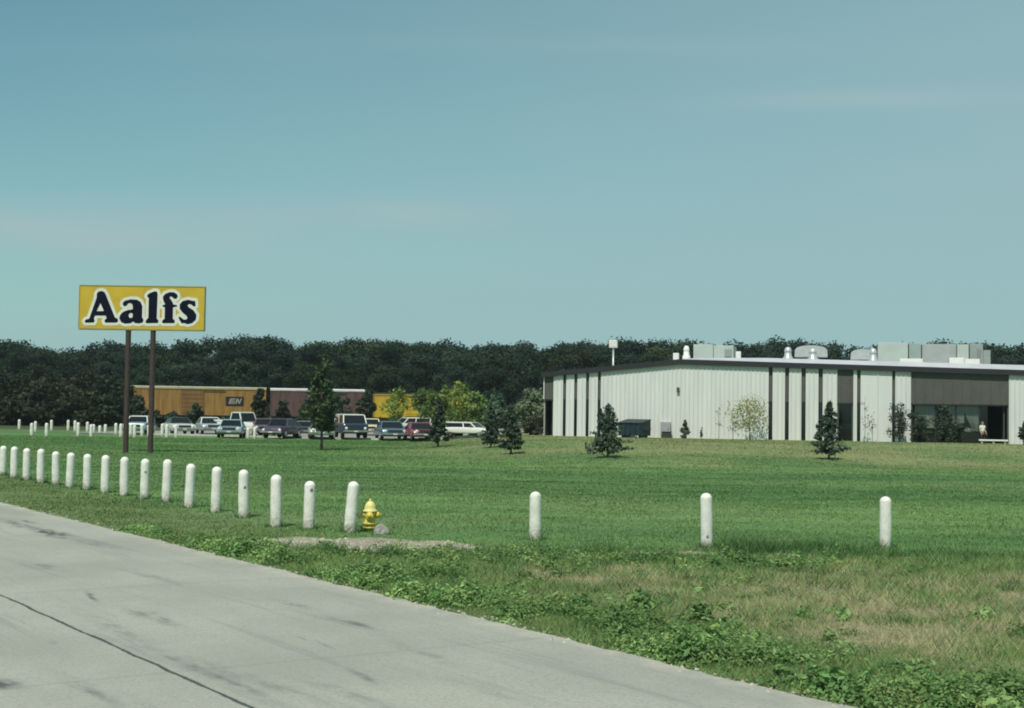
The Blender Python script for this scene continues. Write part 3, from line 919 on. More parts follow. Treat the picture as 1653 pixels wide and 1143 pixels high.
    def region(F, lev):
        """filled contour F < lev on the grid"""
        vid = {}; vs = []; fs = []; G = F - lev; ny, nx = G.shape

        def key(k, x, y):
            if k not in vid: vid[k] = len(vs); vs.append((x, y))
            return vid[k]
        for j in range(ny - 1):
            row = G[j:j + 2]
            for i in range(nx - 1):
                cs = ((j, i), (j, i + 1), (j + 1, i + 1), (j + 1, i)); vals = [G[c] for c in cs]
                if min(vals) >= 0: continue
                poly = []
                for k in range(4):
                    a, b = cs[k], cs[(k + 1) % 4]; va, vb = vals[k], vals[(k + 1) % 4]
                    if va < 0: poly.append(key(a, gx[a[1]], gy[a[0]]))
                    if (va < 0) != (vb < 0):
                        t = va / (va - vb); kk = (min(a, b), max(a, b))
                        poly.append(key(kk, gx[a[1]] + t * (gx[b[1]] - gx[a[1]]), gy[a[0]] + t * (gy[b[0]] - gy[a[0]])))
                if len(poly) >= 3: fs.append(poly)
        return vs, fs

    def to3(x, y, yy):
        yd = y - 0.0165 * (x - 118)           # the photograph is tilted a little; the sign is level
        return Vector(((x - 118) / 1407 * wid - wid / 2, yy, zb - oz + hei * (1 - (yd - 62) / 484)))

    def solid(vs, fs, y_front, y_back, name, m):
        bm = bmesh.new()
        bv = [bm.verts.new(to3(x, y, y_front)) for x, y in vs]
        for f_ in fs:
            try: bm.faces.new([bv[k] for k in f_])
            except ValueError: pass
        r = bmesh.ops.extrude_face_region(bm, geom=bm.faces[:])
        for e in r['geom']:
            if isinstance(e, bmesh.types.BMVert): e.co.y = y_back
        bmesh.ops.recalc_face_normals(bm, faces=bm.faces[:])
        me = bpy.data.meshes.new(name); bm.to_mesh(me); bm.free(); me.materials.append(m)
        return link(bpy.data.objects.new(name, me), o)
    allF = None
    for ch, (outer, holes) in glyphs.items():
        F = sdf(outer)
        for hl in holes: F = np.maximum(F, -sdf(hl))
        solid(*region(F, 1.0), -0.150, -0.142, 'letter', INK)
        Fo = sdf(outer)
        allF = Fo if allF is None else np.minimum(allF, Fo)
    solid(*region(allF, 33.0), -0.140, -0.131, 'letter_outline', WH)


build_sign()


# ------------------------------------------------------------------ trees and shrubs
def norm(a): return a / (np.linalg.norm(a, axis=1, keepdims=True) + 1e-9)


def crown_mesh(rng, blobs, n, size, col, name, m, parent, spread=0.5, var=0.45, up=0.35):
    """leaf clumps through the volume of several uneven lobes; blobs = (x, y, z, rx, ry, rz)"""
    B = np.array(blobs); wts = (B[:, 3] * B[:, 4] * B[:, 5]) ** 0.67; wts /= wts.sum()
    k = rng.choice(len(B), n, p=wts)
    d = norm(rng.normal(size=(n, 3)))
    rr = rng.rand(n) ** 0.38
    rr *= 1 + 0.16 * rng.normal(size=n)
    P = B[k, :3] + d * B[k, 3:] * rr[:, None]
    Nn = norm(d * (0.75) + rng.normal(size=(n, 3)) * spread + np.array([0, 0, up]))
    tone = rng.rand(len(B))
    c = np.array(col) * (1 - var / 2 + var * (0.6 * tone[k] + 0.4 * rng.rand(n)) * 1.3)[:, None]
    c[:, 0] *= 0.9 + 0.35 * tone[k]
    v, f = leaf_quads(P, Nn, size * (0.6 + 0.8 * rng.rand(n)), rng, 1.5)
    return arr_mesh(name, v, f, m, parent, col=np.repeat(c, 4, 0))


def trunk_limbs(rng, h, r, blobs, top=0.75, n=8):
    m = MB(); bend = rng.normal(size=2) * 0.02 * h
    pts = [(bend[0] * t * t, bend[1] * t * t, h * top * t - 0.15 * (t == 0)) for t in (0, 0.1, 0.35, 0.65, 1.0)]
    m.tube(pts, [r * 1.5, r * 1.05, r * 0.9, r * 0.65, r * 0.25], n)
    for b in blobs[:9]:
        t = rng.uniform(0.35, 0.9); z = h * top * t
        s = Vector((bend[0] * t * t, bend[1] * t * t, z)); e = Vector(b[:3])
        if e.z < z + 0.05 * h: e.z = z + 0.05 * h
        mid = s.lerp(e, 0.5) + Vector((0, 0, 0.04 * h))
        m.tube([s, mid, e], [r * 0.5, r * 0.32, r * 0.1], 6)
    return m


WOOD_LEAF = leaf_mat('dark_woodland_leaves', (1, 1, 1), 0.40, 0.15, 0.8, 0.03)
TREE_LEAF = leaf_mat('broad_tree_leaves', (1, 1, 1), 0.10, 0.30, 0.55)
NEEDLE = leaf_mat('spruce_needles', (1, 1, 1), 0.10, 0.10, 0.6)


def wood_tree(seed):
    rng = np.random.RandomState(seed)
    h = 12.0; w = rng.uniform(4.2, 5.4)
    blobs = []
    for k in range(26):
        t = (k + rng.rand()) / 26
        z = (0.10 + 0.78 * t) * h; q = (1 - t ** 5) * 0.9 + 0.25
        a = rng.rand() * 6.28; rad = rng.uniform(0.25, 0.85) * w * q * 0.8
        s = rng.uniform(1.0, 1.9) * (0.6 + 0.4 * q)
        blobs.append((rad * math.cos(a), rad * math.sin(a), z, s * 1.25, s * 1.25, s * rng.uniform(0.7, 1.0)))
    for k in range(4): blobs.append((rng.normal() * 1.6, rng.normal() * 1.6, h * rng.uniform(0.84, 0.93), 1.5, 1.5, 1.0))
    o = empty('woodland_tree')
    hue = rng.rand()
    crown_mesh(rng, blobs, 13000, 0.23, (0.017 + 0.011 * hue, 0.037 + 0.012 * hue, 0.029 - 0.006 * hue), 'crown', WOOD_LEAF, o, 0.6, 0.8)
    trunk_limbs(rng, h, 0.22, blobs).build('trunk', BARK, o)
    return o


def build_wood():
    prng = random.Random(3)
    protos = [wood_tree(100 + k) for k in range(7)]
    used = [False] * 7
    prof = [(-400, 546), (0, 547), (60, 543), (103, 556), (150, 545), (250, 545), (330, 542), (370, 534), (420, 542), (480, 537), (560, 541), (640, 542), (700, 540), (800, 543), (850, 549), (900, 546),
            (940, 541), (990, 536), (1050, 541), (1070, 549), (1110, 545), (1180, 548), (1195, 556), (1235, 540), (1300, 544), (1400, 547), (1450, 546), (1500, 547), (1580, 544), (1625, 553), (1660, 552), (2100, 550)]
    pxs = [p[0] for p in prof]; pys = [p[1] for p in prof]
    n = 0
    for row, (d0, sp, dz) in enumerate(((205, 5.2, 0.74), (222, 5.4, 0.90), (238, 3.0, 1.0))):
        x = -112.0
        while x < 128:
            d = d0 + prng.uniform(-6, 6); xx = x + prng.uniform(-1.2, 1.2)
            px = CX + FPX * xx / d
            ht = at(px, np.interp(px, pxs, pys) - 3, d).z
            s = ht / 12.6 * (dz * prng.uniform(0.92, 1.04) if row < 2 else prng.uniform(0.945, 1.05))
            k = prng.randrange(7)
            o = protos[k] if not used[k] else copy_tree(protos[k]); used[k] = True
            o.location = (xx, d, -0.2); o.scale = (s * prng.uniform(0.9, 1.25),) * 2 + (s,)
            o.rotation_euler = (0, 0, prng.uniform(0, 6.28))
            tag(o, 'tall dark green leafy tree standing in the wood along the horizon', 'tree', 'trees of the wood along the horizon')
            n += 1; x += sp
    for k in range(7):
        if not used[k]: bpy.data.objects.remove(protos[k])


build_wood()


def broad_tree(loc, h, w, z0, col, name, label, seed, n=2600, leaf=0.13, nb=14, trunk_r=0.05, group=None, mt=None, shape='oval', cat='tree', var=0.5, sparse=1.0):
    rng = np.random.RandomState(seed)
    blobs = []
    for k in range(nb):
        t = (k + rng.rand()) / nb
        z = z0 + (h - z0) * (0.08 + 0.88 * t)
        q = {'oval': math.sin(math.pi * (0.12 + 0.80 * t)) ** 0.8, 'cone': 1.05 - 0.9 * t, 'spire': 1.05 * (1 - t ** 1.5) * min(1.0, 0.55 + 2.5 * t) + 0.16, 'round': math.sin(math.pi * (0.2 + 0.65 * t)) ** 0.5}[shape]
        a = rng.rand() * 6.28; rad = w / 2 * q * rng.uniform(0.25, 0.8)
        s = w / 2 * rng.uniform(0.28, 0.5) * (0.5 + 0.5 * q)
        blobs.append((rad * math.cos(a), rad * math.sin(a), z, s, s, s * rng.uniform(0.7, 1.2)))
    o = empty(name, loc)
    crown_mesh(rng, blobs, int(n * sparse), leaf, col, 'crown', mt or TREE_LEAF, o, 0.55, var)
    trunk_limbs(rng, h, trunk_r, blobs, 0.8).build('trunk', BARK, o)
    tag(o, label, cat, group)
    return o


def spruce(loc, h, w, label, seed, z0=0.12, tips=((0, 0),), ragged=0.25, col=(0.052, 0.082, 0.054)):
    rng = np.random.RandomState(seed)
    o = empty('spruce_tree', loc)
    P = []; Nn = []; T = MB()
    T.tube([(0, 0, -0.1), (0, 0, h * 0.15), (0, 0, h * 0.97)], [h * 0.022, h * 0.018, 0.006], 7)
    for (tx, tb) in tips[1:]:
        T.tube([(0, 0, h * 0.5), (tx * 0.7, 0, h * 0.65), (tx, 0, h * tb)], [h * 0.010, h * 0.008, 0.004], 5)
    nb = 120
    for k in range(nb):
        t = (k + rng.rand()) / nb
        z = h * (z0 + (1 - z0) * t); a = rng.rand() * 6.28
        L_ = w / 2 * ((1 - t) ** 0.8 * (1.08 if t > 0.12 else 0.75 + 2.2 * t) + 0.05) * (1 - ragged + 2 * ragged * rng.rand() ** 1.3)
        c = np.array([math.cos(a), math.sin(a), 0])
        m_ = int(22 * (0.3 + L_ / (w / 2)))
        q = rng.rand(m_) ** 0.6
        pos = c[None] * (q * L_)[:, None] + rng.normal(size=(m_, 3)) * 0.045 * w * (0.4 + 0.6 * (1 - q))[:, None]
        pos[:, 2] += z - 0.22 * q * L_ + 0.16 * (q ** 2) * L_
        P.append(pos); Nn.append(norm(rng.normal(size=(m_, 3)) * 0.7 + c[None] * 0.5 + np.array([0, 0, 0.6])))
    for (tx, tb) in tips[1:]:
        m_ = 500
        tt = rng.rand(m_); zz = h * (0.5 + (tb - 0.5) * tt)
        r_ = w * 0.16 * (1.05 - tt)
        a = rng.rand(m_) * 6.28
        P.append(np.stack([tx * np.minimum(1, tt * 1.4) + r_ * np.cos(a), r_ * np.sin(a), zz], -1)); Nn.append(norm(rng.normal(size=(m_, 3)) + np.array([0, 0, .5])))
    P = np.concatenate(P); Nn = np.concatenate(Nn); n = len(P)
    v, f = leaf_quads(P, Nn, 0.075 * (h / 2.6) * (0.6 + 0.8 * rng.rand(n)), rng, 2.6)
    c = np.array(col) * (0.55 + 0.9 * rng.rand(n))[:, None]
    arr_mesh('crown', v, f, NEEDLE, o, col=np.repeat(c, 4, 0))
    T.build('trunk', BARK, o)
    tag(o, label, 'tree')
    return o


def px_h(g, px_height): return px_height * g.y / FPX


g = ground(519, 727)
broad_tree(g, px_h(g, 158), px_h(g, 62), px_h(g, 24), (0.044, 0.078, 0.034), 'shade_tree', 'tall dark green young tree with a bare stem on the lawn, left of the middle', 41, 3600, 0.12, 30, 0.075, shape='spire')
for (px, py, hp, wp, lab, sd, tips, rg) in (
        (707, 722, 80, 36, 'small dark spruce in front of the red car', 1, ((0, 0),), 0.25),
        (792, 723, 66, 34, 'small dark spruce just left and behind of a slightly larger one', 2, ((0, 0),), 0.3),
        (825, 733, 80, 42, 'dark spruce left of the building, the larger of a close pair', 3, ((0, 0),), 0.22),
        (981, 739, 84, 62, 'broad fork-topped spruce in front of the dumpster', 4, ((0, 0), (-0.38, 0.93)), 0.4),
        (1338, 742, 92, 52, 'tall ragged spruce with a thin top in front of the building entrance', 5, ((0, 0), (0.25, 0.7)), 0.5)):
    g = ground(px, py); spruce(g, px_h(g, hp), px_h(g, wp), lab, sd, tips=tips, ragged=rg)


def plant_at(px, py_base, d, ptop, wpx, col, name, label, seed, z0f=0.1, **kw):
    """a plant whose foot stands on the ground at depth d below pixel column px, top at pixel row ptop"""
    p = at(px, py_base, d); p.z = float(terrain(p.x, p.y))
    h = at(px, ptop, d).z - p.z
    return broad_tree(p, h, wpx * d / FPX, h * z0f, col, name, label, seed, **kw)


DG = (0.022, 0.036, 0.020); MG = (0.045, 0.085, 0.034); YG = (0.135, 0.165, 0.035); LG = (0.085, 0.130, 0.052); GG = (0.120, 0.180, 0.105)
# between the parking lot and the railway
plant_at(640, 700, 128, 628, 60, (0.150, 0.215, 0.045), 'maple_tree', 'leafy yellow-green tree in front of the bright yellow boxcar', 51, 0.18, n=2300, leaf=0.17, trunk_r=0.07, sparse=0.62, var=0.9)
plant_at(678, 700, 126, 626, 40, (0.080, 0.140, 0.045), 'maple_tree', 'mid green tree rising behind the white and red cars', 52, 0.15, n=1300, leaf=0.17, trunk_r=0.06, var=0.8)
plant_at(745, 706, 108, 616, 54, (0.155, 0.225, 0.050), 'maple_tree', 'tall bright yellow-green tree above the last white car', 53, 0.22, n=1350, leaf=0.14, nb=26, trunk_r=0.07, var=0.9)
plant_at(716, 706, 116, 622, 44, (0.135, 0.205, 0.050), 'maple_tree', 'smaller light green tree behind the small spruce', 54, 0.15, n=1900, leaf=0.18, trunk_r=0.05)
plant_at(700, 706, 119, 632, 52, (0.105, 0.170, 0.05), 'maple_tree', 'loose yellow-green tree between the small spruce and the bright yellow boxcar', 151, 0.06, n=1500, leaf=0.16, nb=18, trunk_r=0.05, var=0.9)
plant_at(771, 707, 106, 632, 46, (0.110, 0.185, 0.055), 'maple_tree', 'low loose green tree right of the tall bright yellow-green one', 152, 0.05, n=1500, leaf=0.15, nb=18, trunk_r=0.05, var=0.9)
plant_at(735, 708, 104.5, 664, 36, (0.110, 0.170, 0.045), 'hedge_shrub', 'bright green bush in front of the far right white car', 153, 0.03, n=800, leaf=0.14, nb=12, shape='round', trunk_r=0.03, var=0.9, cat='shrub')
plant_at(768, 708, 104.3, 680, 34, (0.085, 0.140, 0.045), 'hedge_shrub', 'low green bush hiding the tail of the last white car', 154, 0.02, n=700, leaf=0.13, nb=10, shape='round', trunk_r=0.03, var=0.9, cat='shrub')
plant_at(858, 704, 112, 630, 70, GG, 'willow_tree', 'pale grey-green bushy tree beside the left end of the building', 55, 0.05, n=4200, leaf=0.17, nb=20, trunk_r=0.06)
plant_at(800, 704, 118, 642, 60, (0.068, 0.125, 0.075), 'willow_tree', 'dull blue-green tree behind the close pair of spruces', 56, 0.08, n=2600, leaf=0.2, trunk_r=0.06)
plant_at(860, 702, 104, 676, 46, (0.05, 0.055, 0.035), 'hedge_shrub', 'dark brownish shrub at the foot of the building\'s left end', 57, 0.02, n=1500, leaf=0.13, shape='round', trunk_r=0.03, cat='shrub')
plant_at(419, 694, 150, 628, 44, DG, 'cedar_tree', 'dark evergreen hiding the gap between the gold and brown boxcars', 58, 0.05, n=2800, leaf=0.22, shape='cone', trunk_r=0.08)
plant_at(590, 694, 150, 632, 34, (0.032, 0.055, 0.03), 'cedar_tree', 'dark tree standing between the brown and bright yellow boxcars', 59, 0.05, n=2400, leaf=0.24, trunk_r=0.08)
plant_at(316, 690, 152, 652, 30, (0.038, 0.06, 0.032), 'hedge_shrub', 'dark shrub before the door of the gold boxcar', 60, 0.05, n=1300, leaf=0.22, trunk_r=0.05, cat='shrub')
plant_at(255, 690, 150, 664, 26, (0.035, 0.055, 0.03), 'hedge_shrub', 'low dark shrub beside the right sign pole', 61, 0.05, n=1100, leaf=0.22, shape='round', trunk_r=0.05, cat='shrub')
plant_at(505, 694, 146, 640, 50, (0.036, 0.062, 0.03), 'hedge_shrub', 'dark tree behind the young lawn tree, covering the brown boxcar', 62, 0.05, n=2400, leaf=0.24, trunk_r=0.08, cat='tree')
plant_at(217, 690, 146, 640, 40, (0.033, 0.055, 0.03), 'hedge_shrub', 'dark shrub at the left end of the gold boxcar behind the sign pole', 63, 0.03, n=2200, leaf=0.24, trunk_r=0.06, cat='shrub')
plant_at(458, 694, 152, 646, 30, (0.034, 0.058, 0.03), 'hedge_shrub', 'dark bush in front of the left half of the maroon boxcar', 161, 0.03, n=900, leaf=0.2, nb=10, trunk_r=0.05, cat='shrub', var=0.8)
plant_at(556, 694, 150, 640, 34, (0.040, 0.070, 0.032), 'hedge_shrub', 'loose green bush in front of the right end of the maroon boxcar', 162, 0.03, n=900, leaf=0.2, nb=11, trunk_r=0.05, cat='shrub', var=0.8)
plant_at(280, 690, 154, 668, 24, (0.034, 0.058, 0.03), 'hedge_shrub', 'small dark bush left of the gold boxcar door', 163, 0.03, n=600, leaf=0.2, nb=8, shape='round', trunk_r=0.04, cat='shrub')
prng = random.Random(17)
for k, (px, top, wp, d) in enumerate(((10, 604, 90, 165), (52, 618, 70, 158), (95, 608, 90, 164), (140, 600, 90, 170), (178, 612, 70, 160), (30, 650, 70, 148), (80, 655, 60, 147), (120, 648, 70, 150),
                                      (165, 640, 70, 150), (-40, 612, 90, 160), (195, 626, 50, 156))):
    plant_at(px, 690, d, top, wp, (0.020 + 0.009 * prng.random(), 0.033 + 0.012 * prng.random(), 0.019), 'thicket_tree',
             ['dark bushy tree at the left edge of the thicket', 'dark tree near the left edge, second of the thicket', 'broad dark tree of the thicket behind the far posts',
              'tallest dark tree of the thicket left of the sign pole', 'dark tree in the thicket just left of the sign pole', 'low dark bush behind the first far posts at the left',
              'low dark bush in the middle of the thicket', 'dark bush of the thicket below its tallest tree', 'dark bush beside the left sign pole', 'dark tree of the thicket cut by the left edge',
              'narrow dark tree hidden behind the left sign pole'][k], 200 + k, 0.04, n=3000, leaf=0.28, nb=18, shape='round', trunk_r=0.12, group='dark thicket behind the far posts')
for k in range(17):                                    # low scrub along the railway, behind the cars
    px = 205 + k * 34 + prng.uniform(-8, 8)
    plant_at(px, 690, 160 + prng.uniform(-4, 4), 676 + prng.uniform(-7, 6), 44, (0.032, 0.05, 0.028), 'railside_bush', 'low dark bush in the scrub along the railway behind the cars', 300 + k, 0.02,
             n=800, leaf=0.25, nb=9, shape='round', trunk_r=0.04, group='scrub along the railway', cat='bush')

# ------------------------------------------------------------------ railway and boxcars
TRK_A = at(212, 690, 170); TRK_B = at(740, 690, 177)
TRK_ANG = math.atan2(TRK_B.y - TRK_A.y, TRK_B.x - TRK_A.x)
RAIL_Z = 0.10


def build_track():
    o = empty('railway_track', (TRK_A.x, TRK_A.y, -0.05), TRK_ANG)
    tag(o, 'railway track behind the parking lot, under the boxcars', 'railway track')
    b = MB(); b.add([(-90, -2.6, 0), (120, -2.6, 0), (120, -1.5, .12), (-90, -1.5, .12), (-90, 1.5, .12), (120, 1.5, .12), (-90, 2.6, 0), (120, 2.6, 0)],
                    [(0, 1, 2, 3), (3, 2, 5, 4), (4, 5, 7, 6)])
    b.build('ballast', mat('track_ballast', (0.20, 0.19, 0.17), 0.95, 0.4, 2, bump=0.5), o)
    r = mat('rusty_rail', (0.12, 0.075, 0.05), 0.6, 0.3, 2)
    for y in (-0.72, 0.72): MB().box(-90, 120, y - 0.035, y + 0.035, 0.13, 0.28).build('rail', r, o)
    t = MB()
    for k in range(340): t.box(-90 + k * 0.61, -89.78 + k * 0.61, -1.25, 1.25, 0.08, 0.145)
    s = t.build('sleepers', mat('tarred_sleeper', (0.06, 0.05, 0.04), 0.9, 0.3, 3), o); s['kind'] = 'stuff'


build_track()
STEEL = mat('dark_truck_steel', (0.045, 0.04, 0.038), 0.7, 0.3, 3)


def boxcar(px0, px1, side, edge, roof_c, label, top=4.25, emblem=False, door=None):
    c0 = at(px0, 690, 171.5); c1 = at(px1, 690, 171.5)
    L_ = c1.x - c0.x; xm = (c0.x + c1.x) / 2
    t = (xm - TRK_A.x); loc = (xm, TRK_A.y + t * math.tan(TRK_ANG), 0.22)
    o = empty('boxcar', loc, TRK_ANG); tag(o, label, 'boxcar', 'boxcars on the siding')
    hw = 1.45; z0 = 0.95; z1 = top - 0.3
    b = MB(); n = int(L_ / 0.55)                       # body with shallow vertical side ribs
    b.box(-L_ / 2, L_ / 2, -hw, hw, z0, z1)
    for k in range(n + 1):
        x = -L_ / 2 + 0.03 + k * (L_ - 0.12) / n
        b.box(x, x + 0.06, -hw - 0.025, -hw - 0.001, z0 + 0.12, z1 - 0.12)
    b.box(-L_ / 2, L_ / 2, -hw - 0.06, -hw - 0.002, z0, z0 + 0.12)
    b.build('body', side, o)
    MB().box(-L_ / 2 - 0.02, L_ / 2 + 0.02, -hw - 0.07, hw + 0.07, z1 + 0.001, z1 + 0.15).build('top_rail', edge, o)
    r = MB(); r.add([(-L_ / 2 - .03, -hw - .09, z1 + .152), (L_ / 2 + .03, -hw - .09, z1 + .152), (L_ / 2 + .03, 0, z1 + .34), (-L_ / 2 - .03, 0, z1 + .34), (-L_ / 2 - .03, hw + .09, z1 + .152), (L_ / 2 + .03, hw + .09, z1 + .152)],
                    [(0, 1, 2, 3), (3, 2, 5, 4), (0, 3, 4), (1, 5, 2)])
    r.build('roof', roof_c, o)
    dw = 2.6; dx = -L_ * 0.04
    dr = MB(); dr.box(dx - dw / 2, dx + dw / 2, -hw - 0.12, -hw - 0.055, z0 + 0.2, z1 - 0.2)
    for k in range(5): dr.box(dx - dw / 2 + .05, dx + dw / 2 - .05, -hw - 0.15, -hw - 0.121, z0 + 0.45 + k * 0.5, z0 + 0.53 + k * 0.5)
    d = dr.build('sliding_door', door or side, o)
    MB().box(dx - dw / 2, dx + dw * 1.5, -hw - 0.13, -hw - 0.09, z1 - 0.185, z1 - 0.09).build('door_track', STEEL, o)
    for s in (-1, 1):
        tx = s * (L_ / 2 - 2.0)
        tr = MB(); tr.box(tx - 1.1, tx + 1.1, -1.05, -0.9, 0.35, 0.7); tr.box(tx - 1.1, tx + 1.1, 0.9, 1.05, 0.35, 0.7); tr.box(tx - 0.25, tx + 0.25, -0.89, 0.89, 0.4, 0.94)
        q = tr.build('truck', STEEL, o)
        for wx in (-0.85, 0.85):
            w = MB()
            for y in (-0.72, 0.72): w.lathe([(0.42, -0.06), (0.42, 0.06)], 18, Matrix.Translation((tx + wx, y, 0.43)) @ Matrix.Rotation(math.pi / 2, 4, 'X'))
            w.build('wheelset', STEEL, q)
    if emblem:
        ex = L_ / 2 - 3.7; ez = z1 - 1.4
        MB().box(ex - 1.05, ex + 1.05, -hw - 0.075, -hw - 0.052, ez - 0.48, ez + 0.56).build('emblem_panel', mat('black_stencil', (0.012, 0.012, 0.014), 0.6, 0.2, 4), o)
        e = MB()

        def bar(pts): e.add([(ex + p[0], -hw - 0.080, ez + p[1]) for p in pts] + [(ex + p[0], -hw - 0.0755, ez + p[1]) for p in pts], [(0, 1, 2, 3), (7, 6, 5, 4), (0, 4, 5, 1), (1, 5, 6, 2), (2, 6, 7, 3), (3, 7, 4, 0)])
        bar([(-.72, -.3), (-.52, -.3), (-.30, .35), (-.50, .35)]); bar([(-.44, .20), (.10, .20), (.14, .35), (-.39, .35)]); bar([(-.54, -.06), (.02, -.06), (.06, .08), (-.50, .08)])
        bar([(-.50, -.30), (-.02, -.30), (.02, -.16), (-.46, -.16)]); bar([(.05, -.3), (.22, -.3), (.44, .35), (.27, .35)]); bar([(.30, .35), (.44, .35), (.62, -.3), (.48, -.3)]); bar([(.48, -.3), (.63, -.3), (.85, .35), (.70, .35)])
        e.build('emblem', mat('white_stencil', (0.30, 0.29, 0.22), 0.7, 0.2, 4), o)
        l = MB()
        for k in range(7): l.box(ex - 1.0 + k * 0.29, ex - 0.82 + k * 0.29, -hw - 0.060, -hw - 0.052, ez - 1.05, ez - 0.85)
    return o


boxcar(212, 427, mat('gold_brown_boxcar', (0.29, 0.165, 0.040), 0.8, 0.42, 0.9, stretch=(3, 1, .5)), mat('gold_top_rail', (0.42, 0.36, 0.16), 0.7, 0.2, 1), mat('dull_silver_roof', (0.36, 0.34, 0.22), 0.7, 0.3, 1),
       'golden brown boxcar with a black square emblem, behind the sign poles', 4.35, True, mat('gold_brown_door', (0.19, 0.105, 0.03), 0.75, 0.3, 0.8, stretch=(3, 1, .5)))
boxcar(431, 583, mat('maroon_boxcar', (0.115, 0.066, 0.058), 0.85, 0.5, 0.9, stretch=(3, 1, .5)), mat('white_top_rail', (0.50, 0.50, 0.45), 0.7, 0.35, 1), mat('white_roof_metal', (0.6, 0.6, 0.56), 0.7, 0.2, 1),
       'dark maroon boxcar with a white roof edge, middle of the three', 4.30)
boxcar(597, 742, mat('bright_yellow_boxcar', (0.52, 0.35, 0.02), 0.7, 0.25, 0.8, stretch=(3, 1, .5)), mat('yellow_top_rail', (0.50, 0.36, 0.03), 0.7, 0.2, 1), mat('black_roof_metal', (0.02, 0.02, 0.02), 0.8, 0.3, 1),
       'bright yellow boxcar half hidden by yellow-green trees', 3.95)

# ------------------------------------------------------------------ parked vehicles
GLASS = mat('car_glass', (0.010, 0.014, 0.016), 0.12, 0, spec=0.25)
CHROME = mat('chrome', (0.55, 0.56, 0.56), 0.22, 0.1, 6, metal=0.9)
TYRE = mat('tyre_rubber', (0.018, 0.018, 0.018), 0.85, 0.2, 9)
LAMP = mat('lamp_lens', (0.62, 0.62, 0.56), 0.15, 0.1, 9)
GRILLE = mat('dark_grille', (0.03, 0.03, 0.03), 0.5, 0.3, 9)
PLATE = mat('number_plate', (0.55, 0.55, 0.48), 0.5, 0.1, 9)


def paint(name, c): return mat(name + '_car_paint', c, 0.28, 0.08, 1.2, coat=0.5, spec=0.5)


